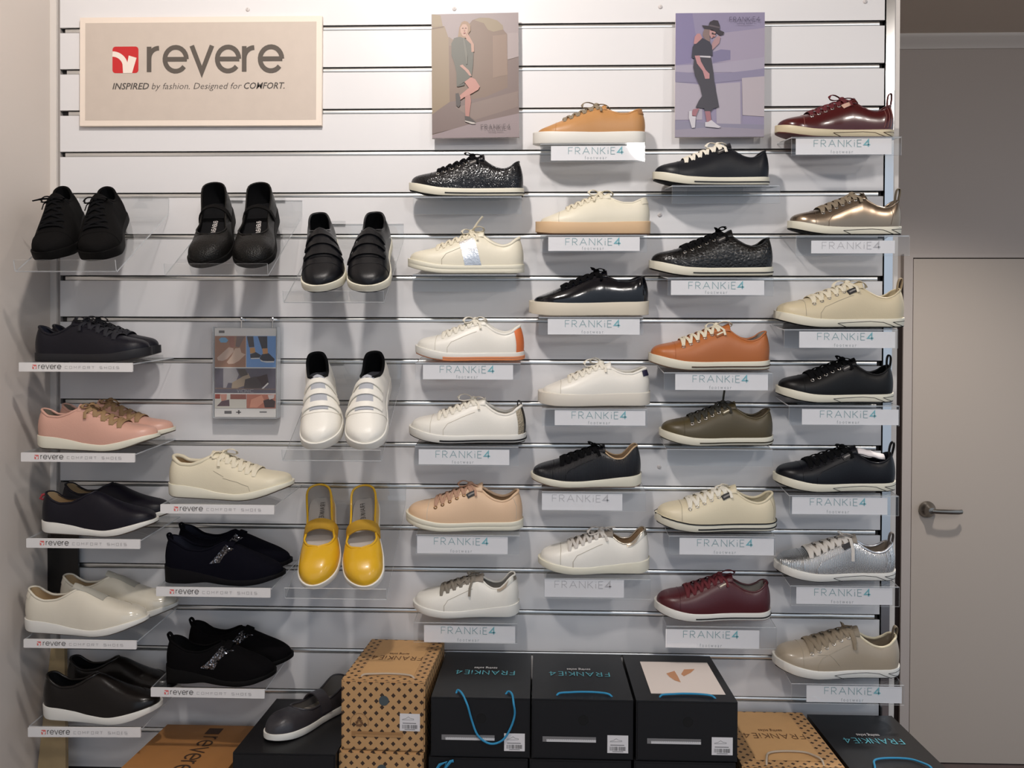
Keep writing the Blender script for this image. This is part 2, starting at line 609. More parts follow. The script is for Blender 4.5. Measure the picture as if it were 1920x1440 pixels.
STY = {
    'sneaker': dict(
        top=[(.02, .135), (.035, .160), (.07, .182), (.14, .200), (.2, .212), (.28, .238), (.38, .277), (.48, .315), (.56, .338), (.61, .345)], st=.61,
        col=[(.61, .345), (.65, .318), (.70, .280), (.77, .245), (.83, .235), (.90, .253), (.95, .288), (1, .310)],
        zt=[(0, .128), (.08, .116), (.16, .100), (.3, .077), (.5, .070), (.8, .072), (1, .076)],
        zb=[(0, .058), (.08, .038), (.18, .016), (.32, .001), (.4, 0), (.9, 0), (1, .004)], pc=62, lace=(.268, .562)),
    'court': dict(
        top=[(.02, .120), (.035, .150), (.07, .172), (.14, .195), (.2, .212), (.28, .24), (.38, .28), (.48, .315), (.56, .340), (.62, .350)], st=.62,
        col=[(.62, .350), (.66, .318), (.71, .280), (.77, .258), (.82, .262), (.88, .305), (.93, .355), (.97, .375), (1, .365)],
        zt=[(0, .110), (.08, .100), (.16, .090), (.3, .070), (.45, .065), (.6, .074), (.8, .098), (1, .118)],
        zb=[(0, .060), (.08, .038), (.18, .016), (.32, .001), (.4, 0), (.9, 0), (1, .012)], pc=62, lace=(.28, .58)),
    'platform': dict(
        top=[(.045, .118), (.06, .135), (.09, .150), (.14, .168), (.2, .193), (.28, .226), (.38, .268), (.48, .308), (.54, .326), (.60, .332)], st=.60,
        col=[(.60, .332), (.65, .308), (.70, .285), (.77, .268), (.83, .268), (.90, .288), (.95, .305), (1, .308)],
        zt=[(0, .112), (.16, .108), (.3, .104), (.5, .104), (.8, .110), (1, .112)],
        zb=[(0, .014), (.08, .006), (.18, 0), (.32, 0), (.9, 0), (1, 0)], pc=62, lace=(.28, .57)),
    'rocker': dict(
        top=[(.02, .150), (.04, .178), (.09, .193), (.2, .208), (.3, .236), (.42, .282), (.52, .325), (.60, .348)], st=.60,
        col=[(.60, .348), (.66, .325), (.72, .295), (.8, .275), (.88, .28), (.95, .315), (1, .335)],
        zt=[(0, .140), (.08, .128), (.18, .105), (.3, .076), (.42, .058), (.55, .066), (.7, .096), (.85, .118), (1, .124)],
        zb=[(0, .105), (.08, .080), (.18, .044), (.3, .012), (.42, 0), (.6, .004), (.8, .012), (.93, .018), (1, .040)], pc=60, lace=(.28, .56)),
    'rockslip': dict(
        top=[(.02, .150), (.04, .182), (.09, .205), (.2, .232), (.3, .265), (.4, .312), (.48, .352), (.53, .366)], st=.53,
        col=[(.53, .366), (.58, .345), (.64, .310), (.72, .280), (.8, .275), (.88, .300), (.95, .345), (1, .360)],
        zt=[(0, .140), (.08, .128), (.18, .105), (.3, .076), (.42, .058), (.55, .066), (.7, .096), (.85, .118), (1, .124)],
        zb=[(0, .105), (.08, .080), (.18, .044), (.3, .012), (.42, 0), (.6, .004), (.8, .012), (.93, .018), (1, .040)], pc=58, lace=None),
    'wedge': dict(
        top=[(.02, .100), (.04, .128), (.1, .162), (.2, .210), (.3, .258), (.4, .305), (.48, .335)], st=.48,
        col=[(.48, .335), (.53, .318), (.6, .285), (.68, .268), (.78, .280), (.9, .340), (1, .375)],
        zt=[(0, .092), (.1, .078), (.25, .052), (.4, .048), (.6, .080), (.8, .120), (1, .142)],
        zb=[(0, .060), (.08, .042), (.2, .012), (.32, 0), (.5, .004), (.62, .016), (.72, .006), (.8, 0), (1, 0)], pc=58, lace=None),
    'strap': dict(
        top=[(.02, .110), (.035, .135), (.07, .165), (.14, .190), (.2, .208), (.28, .238), (.38, .275), (.48, .310), (.56, .330)], st=.56,
        col=[(.56, .330), (.62, .305), (.70, .270), (.78, .252), (.85, .262), (.92, .300), (.97, .325), (1, .325)],
        zt=[(0, .108), (.08, .100), (.16, .092), (.3, .080), (.5, .076), (.8, .090), (1, .098)],
        zb=[(0, .045), (.08, .028), (.18, .010), (.32, .001), (.4, 0), (.9, 0), (1, .006)], pc=58, lace=None),
    'heeled': dict(
        top=[(.015, .070), (.03, .100), (.07, .135), (.13, .160), (.2, .172), (.26, .172), (.30, .168)], st=.30,
        col=[(.30, .168), (.36, .158), (.48, .160), (.62, .190), (.75, .232), (.87, .290), (.95, .335), (1, .345)],
        zt=[(0, .062), (.25, .054), (.45, .060), (.6, .085), (.8, .118), (1, .135)],
        zb=[(0, .020), (.1, .010), (.25, 0), (.9, 0), (1, .002)], pc=42, lace=None),
    'maryjane': dict(
        top=[(.015, .070), (.03, .100), (.07, .135), (.13, .160), (.2, .172), (.27, .172), (.31, .168)], st=.31,
        col=[(.31, .168), (.38, .150), (.5, .140), (.62, .148), (.75, .172), (.87, .215), (.95, .245), (1, .250)],
        zt=[(0, .062), (.2, .056), (.5, .052), (.8, .060), (1, .066)],
        zb=[(0, .020), (.1, .010), (.25, 0), (.9, 0), (1, .002)], pc=46, lace=None),
}


class Shoe:
    def __init__(s, L, W, sty, kz=1.0, asym=0.0, pc=None):
        d = STY[sty]
        s.d, s.L, s.W, s.kz, s.asym, s.st = d, L, W, kz, asym, d['st']
        s.top, s.col, s.zt_, s.zb_ = pchip(d['top']), pchip(d['col']), pchip(d['zt']), pchip(d['zb'])
        s.u0 = d['top'][0][0]
        s.u1 = 0.988
        s.pc = math.radians(pc or d['pc'])
        s.aexp = pchip([(0, .55), (.15, .62), (.3, .85), (.5, .95), (.62, .85), (.8, .62), (1, .55)])

    def X(s, u):
        return (u - 0.5) * s.L

    def cy(s, u):
        return s.asym * s.L * (0.06 * (u - 0.3) ** 2 * 4 - 0.02) if u < 0.3 else s.asym * s.L * -0.02 * math.cos((u - .3) / .7 * PI)

    def zb(s, u):
        return s.zb_(u) * s.L * s.kz

    def zt(s, u):
        return s.zt_(u) * s.L * s.kz

    def ws(s, u):
        return max(outline(u) * s.W * s.L, 0.0006)

    def side(s, u, sd, f, off=0.0):
        """point on the sole wall: f 0 bottom .. 1 top"""
        w = s.ws(u)
        z = s.zb(u) + (s.zt(u) - s.zb(u)) * f
        bul = 1 + 0.012 * math.sin(PI * f)
        p = Vector((s.X(u), s.cy(u) + sd * w * bul, z))
        if off:
            e = 0.004
            a, b = s.ws(max(u - e, 0)), s.ws(min(u + e, 1))
            sl = (b - a) / ((min(u + e, 1) - max(u - e, 0)) * s.L)
            n = Vector((-sl, sd, 0)).normalized()
            p = p + n * off
        return p

    def U(s, u, sd, t):
        """point on the upper: sd -1 near / +1 far, t 0 at the sole .. 1 at ridge or topline"""
        u = min(max(u, s.u0), s.u1)
        r = (u - s.u0) / (s.u1 - s.u0)
        w = max(outline(r), 0.0) * s.W * s.L * 0.955 + 0.0004
        zt = s.zt(u) - 0.003
        if u <= s.st:
            H, pm = s.top(u), PI / 2
        else:
            H = s.col(u)
            pm = PI / 2 - (PI / 2 - s.pc) * min(1.0, (u - s.st) / 0.11) ** 0.5
        H = H * s.L * s.kz
        ph = max(t, 0.0) * pm
        a = s.aexp(u)
        y = w * max(math.cos(ph), 0.0) ** a
        zr = (math.sin(ph) / math.sin(pm)) ** 0.92
        z = zt + max(H - zt, 0.002) * zr
        x = s.X(u)
        if u > 0.72:
            k = ((u - 0.72) / 0.28) ** 1.6
            x += s.L * k * (0.010 * math.sin(PI * min(zr, 1)) - 0.034 * zr ** 1.8)
        return Vector((x, s.cy(u) + sd * y, z))

    def Q(s, u, q):
        return s.U(u, -1 if q < 0 else 1, 1 - abs(q))

    def N(s, u, q):
        e = 0.006
        q = min(max(q, -0.985), 0.985)
        a = s.Q(min(u + e, s.st - 0.001) if u < s.st else u + e, q) - s.Q(u - e, q)
        b = s.Q(u, q + e) - s.Q(u, q - e)
        n = a.cross(b)
        if n.length < 1e-12:
            return Vector((0, 0, 1))
        n.normalize()
        return n if n.z > -0.2 and (n.z > 0.25 or n.y * (1 if q > 0 else -1) >= 0) else -n

    def NS(s, u, sd, t):
        e = 0.006
        a = s.U(u + e, sd, t) - s.U(u - e, sd, t)
        b = s.U(u, sd, min(t + e, 1)) - s.U(u, sd, max(t - e, 0))
        n = a.cross(b)
        if n.length < 1e-12:
            return Vector((0, sd, 0))
        n.normalize()
        return n if n.y * sd >= 0 else -n


def cosrange(a, b, n):
    return [a + (b - a) * (0.5 - 0.5 * math.cos(PI * i / n)) for i in range(n + 1)]


def shoe(name, label, cat, mtx, S, mu, ms, mlin=None, mins=None, mout=None, lace=None, collar=None, tongue=None, group=None, **k):
    r = thing(name, label, cat, group=group, mtx=mtx)
    L, d = S.L, S.d
    # sole
    mb = MB()
    rows = []
    for u in cosrange(0.0, 1.0, 40):
        w, zb, zt = S.ws(u), S.zb(u), S.zt(u)
        zb += 0.002 if mout else 0
        c, x, h = S.cy(u), S.X(u), zt - zb
        rib = k.get('rib', 0)
        prof = [(.86, 0), (.985, .02), (1.006, .12), (1.014, .5), (1.006, .90), (.985, .985), (.93, 1.0), (.5, .97)]
        if rib:
            prof = [(.86, 0), (.985, .02), (1.01, .10), (1.01, .42), (.992, .48), (1.01, .54), (1.01, .92), (.985, .985), (.93, 1.0), (.5, .97)]
        ring = [(x, c - w * a, zb + h * b) for a, b in prof] + [(x, c + w * a, zb + h * b) for a, b in reversed(prof)]
        rows.append(ring)
    ids = mb.grid(rows, True)
    mb.face(ids[0][::-1])
    mb.face(ids[-1])
    mb.build('sole', ms, r, angle=55, normals=True)
    if mout:
        mb = MB()
        rows = []
        for u in cosrange(0.012, 0.988, 30):
            w, zb, c, x = S.ws(u) * .965, S.zb(u), S.cy(u), S.X(u)
            rows.append([(x, c - w * .9, zb - .0005), (x, c - w, zb + .001), (x, c - w, zb + .0035), (x, c + w, zb + .0035), (x, c + w, zb + .001), (x, c + w * .9, zb - .0005)])
        ids = mb.grid(rows, True)
        mb.face(ids[0][::-1])
        mb.face(ids[-1])
        mb.build('outsole', mout, r, angle=50, normals=True)
    # upper
    M = 11
    us = cosrange(S.u0, S.st, 22)[:-1] + [S.st] + [S.st + (S.u1 - S.st) * (i / 24) ** (1.0) for i in range(1, 19)]
    u_last = us[-1]
    us += [u_last + (S.u1 - u_last) * math.sin(PI / 2 * i / 8) for i in range(1, 9)]
    mb = MB()
    for sd in (-1, 1):
        mb.grid([[S.U(u, sd, j / M) for j in range(M + 1)] for u in us])
    # close the heel back
    mb.grid([[S.U(S.u1, sd, j / M) for j in range(M + 1)] for sd in (-1, 1)])
    mb.build('upper', mu, r, angle=70, merge=0.00035, normals=True)
    # lining and insole
    mlin = mlin or mu
    mb = MB()
    ul = [u for u in us if u >= S.st - 0.012]
    T = 0.0026

    def LI(u, sd, t):
        p = S.U(u, sd, t)
        c = S.cy(u)
        y = abs(p.y - c)
        y = max(y - T, 0.0003)
        x = p.x - (T * 1.2 * max(0, (u - .86) / .13))
        return Vector((x, c + sd * y, p.z - 0.0006))
    for sd in (-1, 1):
        mb.grid([[LI(u, sd, j / M) for j in range(M + 1)] for u in ul])
    mb.grid([[LI(S.u1, sd, j / M) for j in range(M + 1)] for sd in (-1, 1)])
    mb.build('lining', mlin, r, angle=70, merge=0.0002, normals=True)
    mb = MB()
    rows = []
    for u in cosrange(max(S.u0 + .03, .08), .972, 20):
        rr = (u - S.u0) / (S.u1 - S.u0)
        w = outline(rr) * S.W * L * .93 - T
        w = max(w, .0008)
        z = S.zt(u) + 0.004
        rows.append([(S.X(u), S.cy(u) + w * q, z + .002 * abs(q) ** 2) for q in (-1, -.6, -.2, .2, .6, 1)])
    mb.grid(rows)
    mb.build('insole', mins or mlin, r)
    # topline rim
    uc = [u for u in us if u >= S.st]
    loop = [S.U(u, -1, 1) for u in uc] + [S.U(u, 1, 1) for u in reversed(uc)]
    pts = []
    for p in loop:
        if not pts or (p - pts[-1]).length > 0.0012:
            pts.append(p)
    if (pts[0] - pts[-1]).length < 0.0012:
        pts.pop()
    mb = MB()
    rr = k.get('rim', 0.0022)
    mb.sweep([p - Vector((0, 0, rr * .3)) for p in pts], Vector((0, 0, 1)), rr, rr * 1.15, 8, closed=True)
    mb.build('collar', collar or mu, r, angle=70)
    # tongue
    if tongue:
        mb = MB()
        tw_ = k.get('tongw', .30)
        qs = [tw_ * x_ for x_ in (-1, -.66, -.33, .0004, .33, .66, 1)]
        a = k.get('tong0', .27)
        rows = [[S.Q(u, q) + S.N(u, q) * .0012 for q in qs] for u in [a + (S.st - .004 - a) * i / 14 for i in range(15)]]
        e = k.get('tongup', .05) * L
        lr = rows[-1]
        for i in (1, 2, 3, 4):
            f = i / 4
            rows.append([p + Vector((e * .95 * f, 0, e * .72 * f - e * .25 * f * f - abs(q) * .02 * f)) for p, q in zip(lr, qs)])
        n = len(rows)
        top = mb.grid(rows)
        bot = mb.grid([[p + Vector((.001, 0, -.0026)) if i > 14 else p + Vector((0, 0, -.001)) for p in rw] for i, rw in enumerate(rows)])
        for i in range(n - 1):
            mb.face((top[i][0], bot[i][0], bot[i + 1][0], top[i + 1][0]))
            mb.face((top[i][-1], top[i + 1][-1], bot[i + 1][-1], bot[i][-1]))
        for j in range(len(qs) - 1):
            mb.face((top[-1][j], bot[-1][j], bot[-1][j + 1], top[-1][j + 1]))
        mb.build('tongue', tongue, r, angle=60, normals=True)
    # laces, eyelets, bow
    if lace:
        la, lb = k.get('lace_s', d['lace'])
        nl = k.get('nl', 6)
        lq0 = k.get('lq', .46)
        lqf = lambda u: lq0 + (lq0 * .68 - lq0) * (u - la) / (lb - la)
        lw, lt = k.get('lw', .0034), .0011
        es = [la + (lb - la) * i / (nl - 1) for i in range(nl)]
        mb = MB()
        for i in range(nl):
            targets = ((i, 0.0),) if i == 0 else ()
            for sg in (-1, 1):
                if i == nl - 1:
                    break
                a, b = es[i], es[i + 1]
                path, nrm = [], []
                for j in range(9):
                    f = j / 8
                    u = a + (b - a) * f
                    q = sg * lqf(u) * (1 - 2 * f)
                    nn = S.N(u, q if abs(q) > .01 else .01)
                    lift = .0016 + .0020 * math.sin(PI * f) + (.0012 if sg > 0 else 0) - (.0022 if j in (0, 8) else 0)
                    path.append(S.Q(u, q) + nn * lift)
                    nrm.append(nn)
                mb.sweep(path, nrm, lw, lt, 8)
        # first bar and last bar straight across
        for u in (es[0], es[-1]):
            path, nrm = [], []
            for j in range(9):
                q = lqf(u) * (1 - j / 4)
                nn = S.N(u, q if abs(q) > .01 else .01)
                path.append(S.Q(u, q) + nn * (.002 + .002 * math.sin(PI * j / 8) - (.002 if j in (0, 8) else 0)))
                nrm.append(nn)
            mb.sweep(path, nrm, lw, lt, 8)
        kb = S.Q(es[-1] - .01, .01) + Vector((0, 0, .006))
        kx = k.get('bow', None)
        if kx is None:
            kx = [(-.75, -.45, .10, .030), (.70, -.45, .12, .032)]
        mb.ball(kb, (.0075, .006, .0055))
        for dx, dy, dz, ln in kx:
            dv = Vector((dx, dy, dz)).normalized()
            up = Vector((0, 0, 1)) - dv * dv.z
            up.normalize()
            sdv = dv.cross(up)
            path, nrm = [], []
            for j in range(17):
                th = 2 * PI * j / 16
                rad = (1 - math.cos(th)) / 2
                p = kb + dv * (ln * rad) + up * (ln * .26 * math.sin(th) * rad ** .5 - .006 * rad * rad) + sdv * (.004 * math.sin(th))
                path.append(p)
                nrm.append(up if math.sin(th) >= 0 else -up)
            mb.sweep(path, [sdv.cross(Vector((0, 0, 1))) if False else n_ for n_ in nrm], lw * .95, lt, 8)
        for ends in k.get('ends', [[(.57, -.12), (.60, -.30), (.615, -.46)], [(.55, .12), (.57, .35), (.56, .5)]]):
            path, nrm = [kb.copy()], [Vector((0, 0, 1))]
            for u, q in ends:
                uu = min(u, S.st - .004)
                nn = S.N(uu, q)
                path.append(S.Q(uu, q) + nn * .0045)
                nrm.append(nn)
            mb.sweep(path, nrm, lw * .8, lt, 8)
        for a in k.get('stick', []):
            path = [kb, kb + Vector(a) * .5 + Vector((0, 0, .002)), kb + Vector(a)]
            mb.sweep(path, Vector((0, 1, 0)), lw * .7, lt, 8)
        mb.build('laces', lace, r, angle=60)
        me = k.get('eyelet')
        if me:
            for u in es:
                for sg in (-1, 1):
                    nn = S.N(u, sg * lqf(u))
                    c = S.Q(u, sg * lqf(u) * 1.06) + nn * .0006
                    t1 = nn.orthogonal().normalized()
                    t2 = nn.cross(t1)
                    em = MB()
                    em.sweep([c + (t1 * math.cos(2 * PI * j / 12) + t2 * math.sin(2 * PI * j / 12)) * .0034 for j in range(12)], nn, .0011, .0011, 6, closed=True)
                    em.build('eyelet', me, r, angle=80)
    # seams: lists of (s, q)
    for sm in k.get('seams', []):
        path, nrm = [], []
        for (a, qa), (b, qb) in zip(sm[:-1], sm[1:]):
            for j in range(6):
                f = j / 6
                u, q = a + (b - a) * f, qa + (qb - qa) * f
                q = q if abs(q) > .004 else .004
                nn = S.N(u, q) if u < S.st else S.NS(u, -1 if q < 0 else 1, 1 - abs(q))
                path.append(S.Q(u, q) + nn * .0003)
                nrm.append(nn)
        mb = MB()
        mb.sweep(path, nrm, k.get('seamw', .0005), .0005, 6)
        mb.build('seam', k.get('seam_mat') or mu, r, angle=80)
    # stripe along the foxing: (fraction, start s, half height)
    for f, a, hw in k.get('stripes', []):
        mb = MB()
        uu = cosrange(a, 1.0, 40)[20:] if False else [a + (1 - a) * math.sin(PI / 2 * i / 30) for i in range(31)]
        path = [S.side(u, -1, f, .0006) for u in uu] + [S.side(u, 1, f, .0006) for u in reversed(uu[:-1])]
        c = Vector((0, 0, path[0].z))
        nr = []
        for p in path:
            nr.append(Vector((max(0, (p.x - S.X(.9)) / (.1 * L)) * 1.2, (p.y - S.cy(.9)) / .02, 0)).normalized())
        mb.sweep(path, nr, hw, .0007, 4, sq=True)
        mb.build('sole_stripe', k['stripe_mat'], r, smooth=False)
    # thin drawn grooves on the sole: polylines of (s, f)
    for gl in k.get('grooves', []):
        for sd in (-1, 1):
            path = []
            for (a, fa), (b, fb) in zip(gl[:-1], gl[1:]):
                for j in range(8):
                    path.append(S.side(a + (b - a) * j / 8, sd, fa + (fb - fa) * j / 8, .0004))
            path.append(S.side(gl[-1][0], sd, gl[-1][1], .0004))
            mb = MB()
            mb.sweep(path, Vector((0, sd, 0)), .0006, .0005, 4)
            mb.build('sole_groove', k['groove_mat'], r, smooth=False)
    # heel patches: (s0, t0, t1, material, name)
    for s0, t0, t1, m_, nm in k.get('heel', []):
        mb = MB()
        uu = [s0 + (S.u1 - s0) * math.sin(PI / 2 * i / 10) for i in range(11)]
        seq = [(u, -1) for u in uu] + [(u, 1) for u in reversed(uu)]
        rows = []
        for u, sd in seq:
            row = []
            for j in range(9):
                t = t0 + (t1 - t0) * j / 8
                nn = S.NS(u, sd, min(t, .97))
                if u > .97:
                    nn = Vector((1, sd * .4, .1)).normalized()
                row.append(S.U(u, sd, min(t, 1.0)) + nn * .0012)
            rows.append(row)
        mb.grid(rows)
        mb.build(nm, m_, r, angle=70, merge=.0002)
    # side patches: (corner list of (s, t), material, name) near side and far side
    for cs, m_, nm in k.get('patch', []):
        for sd in (-1, 1):
            mb = MB()
            rows = []
            for i in range(9):
                f = i / 8
                row = []
                for j in range(9):
                    g = j / 8
                    s_ = (cs[0][0] * (1 - g) + cs[1][0] * g) * (1 - f) + (cs[3][0] * (1 - g) + cs[2][0] * g) * f
                    t_ = (cs[0][1] * (1 - g) + cs[1][1] * g) * (1 - f) + (cs[3][1] * (1 - g) + cs[2][1] * g) * f
                    row.append(S.U(s_, sd, t_) + S.NS(s_, sd, t_) * .0009)
                rows.append(row)
            mb.grid(rows)
            mb.build(nm, m_, r, angle=70)
    # woven tag
    tg = k.get('tag')
    if tg:
        (a, ta), (b, tb), hw, m_ = tg
        mb = MB()
        path = [S.U(a + (b - a) * f / 4, -1, ta + (tb - ta) * f / 4) + S.NS(a + (b - a) * f / 4, -1, ta + (tb - ta) * f / 4) * .0012 for f in range(5)]
        nr = [S.NS(a + (b - a) * f / 4, -1, ta + (tb - ta) * f / 4) for f in range(5)]
        mb.sweep(path, nr, hw, .0006, 4, sq=True)
        mb.build('brand_tag', m_, r, smooth=False)
        if k.get('tag_text'):
            mb = MB()
            mb.sweep([p + n_ * .0008 for p, n_ in zip(path, nr)][1:4] if False else [path[0].lerp(path[-1], .15) + nr[1] * .0009, path[2] + nr[2] * .0009, path[0].lerp(path[-1], .85) + nr[3] * .0009], nr[1], hw * .30, .0004, 4, sq=True)
            mb.build('tag_print', k['tag_text'], r, smooth=False)
    # heel pull loop
    pl = k.get('pull')
    if pl:
        m_, hh, lean = pl
        b = S.U(S.u1, -1, 1.0)
        b.y = S.cy(S.u1)
        mb = MB()
        path, nr = [], []
        for j in range(15):
            th = PI * j / 14
            path.append(b + Vector(((.0030 + .0042 * math.sin(th)) * math.cos(th) - .002 + lean * math.sin(th), 0, -.012 + (hh + .010) * math.sin(th) ** .75)))
            nr.append(Vector((math.cos(th), 0, math.sin(th))))
        mb.sweep(path, nr, .0060, .0014, 8)
        mb.build('heel_loop', m_, r, angle=70)
    # straps across: (s, q0, q1, half width, lift, material)
    for s_, q0, q1, hw, lift, m_ in k.get('straps', []):
        mb = MB()
        path, nr = [], []
        for j in range(15):
            f = j / 14
            q = q0 + (q1 - q0) * f
            q = q if abs(q) > .01 else .01
            nn = S.N(s_, q)
            path.append(S.Q(s_, q) + nn * (.0018 + lift * math.sin(PI * f)))
            nr.append(nn)
        mb.sweep(path, nr, hw, .0013, 4, sq=True)
        mb.build('strap', m_, r, angle=50)
    # bar strap over an open shoe: (s, half width, rise, material)
    bs = k.get('bar')
    if bs:
        s_, hw, rise, m_ = bs
        mb = MB()
        path, nr = [], []
        a, b = S.U(s_, -1, .35), S.U(s_, 1, .35)
        for f in (0.0, .5, .85):
            t = .25 + .75 * f
            path.append(S.U(s_, -1, t) + Vector((0, -.0022, 0)))
            nr.append(Vector((0, -1, .35)))
        pa, pb = S.U(s_, -1, 1), S.U(s_, 1, 1)
        for j in range(11):
            f = j / 10
            p = pa.lerp(pb, f) + Vector((0, 0, .003 + rise * math.sin(PI * f) ** .8))
            path.append(p)
            nr.append(Vector((0, (f - .5) * 1.2, 1)))
        for f in (.85, .5, 0.0):
            t = .25 + .75 * f
            path.append(S.U(s_, 1, t) + Vector((0, .0022, 0)))
            nr.append(Vector((0, 1, .35)))
        mb.sweep(path, nr, hw, .0013, 4, sq=True)
        mb.build('strap', m_, r, angle=50)
    return r


def mtx_from(toe, heel, up=Vector((0, 0, 1))):
    """local X runs from toe to heel; local Z as near to up as it can be"""
    x = (Vector(heel) - Vector(toe)).normalized()
    y = up.cross(x).normalized()
    z = x.cross(y)
    o = (Vector(toe) + Vector(heel)) / 2
    return Matrix(((x.x, y.x, z.x, o.x), (x.y, y.y, z.y, o.y), (x.z, y.z, z.z, o.z), (0, 0, 0, 1)))

# ------------------------------------------------------------------ shoe materials
CREAM = mat('cream_rubber', (232, 227, 208), 0.5)
OFFW = mat('white_rubber', (233, 230, 222), 0.5)
BLACKR = mat('black_rubber', (13, 12, 12), 0.65, spec=.12)
GREYLIN = mat('grey_textile_lining', (190, 184, 176), 0.85)
TANLIN = mat('tan_leather_lining', (205, 176, 140), 0.7)
DARKLIN = mat('black_textile_lining', (15, 15, 17), 0.9, spec=.2)
NAVYLIN = mat('navy_textile_lining', (30, 32, 48), 0.9)
L_WHITE = mat('white_leather', (240, 236, 226), 0.38, bump=('grain', 500, .08))
L_CREAM = mat('cream_leather', (233, 226, 205), 0.42, bump=('grain', 500, .08))
L_CREAM2 = mat('warm_cream_leather', (226, 214, 184), 0.42, bump=('grain', 500, .08))
L_BEIGE = mat('beige_leather', (214, 200, 168), 0.45, bump=('grain', 400, .1))
L_NUDE = mat('nude_leather', (226, 192, 158), 0.45, bump=('grain', 500, .08))
L_BLACK = mat('black_leather', (14, 13, 14), 0.40, bump=('grain', 500, .1), spec=.28)
L_CHAR = mat('charcoal_leather', (24, 26, 32), 0.38, bump=('grain', 450, .1), spec=.3)
L_CRINK = mat('crinkled_black_patent', (9, 10, 16), 0.20, bump=('croc', 240, .45))
L_GLOSS = mat('glossy_navy_patent', (8, 9, 16), 0.15, bump=('grain', 90, .12), coat=.2)
L_LIZ = mat('ribbed_black_leather', (11, 11, 17), 0.32, bump=('wave', 150, .35))
L_CROC = mat('black_crocodile_leather', (12, 11, 11), 0.30, bump=('croc', 115, .7))
L_TAN = mat('tan_leather', (190, 138, 84), 0.42, bump=('grain', 400, .1))
L_ORT = mat('orange_tan_leather', (182, 106, 54), 0.38, bump=('wave', 260, .12))
L_OLIVE = mat('olive_leather', (80, 70, 46), 0.40, bump=('grain', 400, .08))
L_PLUM = mat('plum_leather', (78, 27, 33), 0.34, bump=('grain', 400, .08))
L_RED = mat('dark_red_patent', (74, 17, 19), 0.22, bump=('grain', 70, .06), coat=.25)
L_NAVY = mat('navy_leather', (11, 12, 19), 0.36, bump=('grain', 400, .1), spec=.3)
L_BRONZE = mat('bronze_metallic_leather', (158, 141, 122), 0.27, .92, bump=('grain', 60, .05))
L_SILV = mat('silver_ribbed_leather', (215, 215, 214), 0.26, .95, bump=('wave', 92, .55))
L_SILVP = mat('silver_foil_leather', (226, 226, 228), 0.25, .9, bump=('grain', 200, .3))
L_GOLD = mat('champagne_metallic_leather', (216, 204, 186), 0.26, .9)
L_TAUPE = mat('taupe_leather', (170, 156, 136), 0.30, bump=('grain', 300, .06), coat=.2)
L_TAN_S = mat('tan_crepe_sole', (222, 188, 148), 0.6)
L_ORANGE = mat('orange_leather', (224, 118, 62), 0.45)
L_ORSTR = mat('orange_rubber', (226, 140, 88), 0.5)
L_SNAKE = mat('snakeskin_leather', (168, 156, 134), 0.5, bump=('cell', 260, .7), var=.5)
L_NTAB = mat('navy_heel_leather', (34, 32, 62), 0.45)
SEAMD = mat('greyish_beige_thread', (176, 166, 148), 0.7)  # greyish beige thread colour of the drawn seams
SEAMW = mat('pale_thread', (206, 198, 184), 0.7)
SEAMR = mat('pink_thread', (150, 96, 88), 0.6)
LC_WHITE = mat('white_cotton_lace', (235, 229, 214), 0.8, bump=('grain', 900, .3))
LC_CREAM = mat('cream_cotton_lace', (228, 219, 196), 0.8, bump=('grain', 900, .3))
LC_BLACK = mat('black_cotton_lace', (11, 11, 13), 0.85, bump=('grain', 900, .3), spec=.1)
LC_TAUPE = mat('taupe_lace', (140, 126, 106), 0.8, bump=('grain', 900, .3))
LC_PINK = mat('dusty_pink_lace', (186, 146, 122), 0.8, bump=('grain', 900, .3))
LC_GREY = mat('grey_lace', (132, 124, 112), 0.8, bump=('grain', 900, .3))
LC_RED = mat('dark_red_lace', (96, 28, 36), 0.8, bump=('grain', 900, .3))
LC_SILV = mat('silver_lace', (208, 202, 194), 0.6, bump=('grain', 900, .3))
STEEL = mat('eyelet_steel', (205, 202, 196), 0.2, 1.0)
TAGB = mat('black_tag', (38, 36, 38), 0.6)
TAGP = mat('tag_print_grey', (140, 136, 132), 0.7)
PAPERW = mat('white_paper', (240, 232, 230), 0.8)
STRB = mat('black_stripe', (24, 23, 24), 0.5)
STROL = mat('olive_stripe', (60, 54, 38), 0.5)
STRBR = mat('brown_stripe', (70, 48, 32), 0.5)

# ------------------------------------------------------------------ ledge shelves with their cards
TEAL = mat('grey_teal_ink', (148, 178, 182), 0.8)
TEAL4 = mat('bright_teal_ink', (126, 196, 206), 0.8)
FAINT = mat('faint_ink', (206, 202, 204), 0.8)
INKG = mat('pale_grey_ink', (172, 176, 178), 0.8)
CARD = mat('white_card', (250, 247, 248), 0.6)
SHELF_Y = -0.116
RISE = 0.018


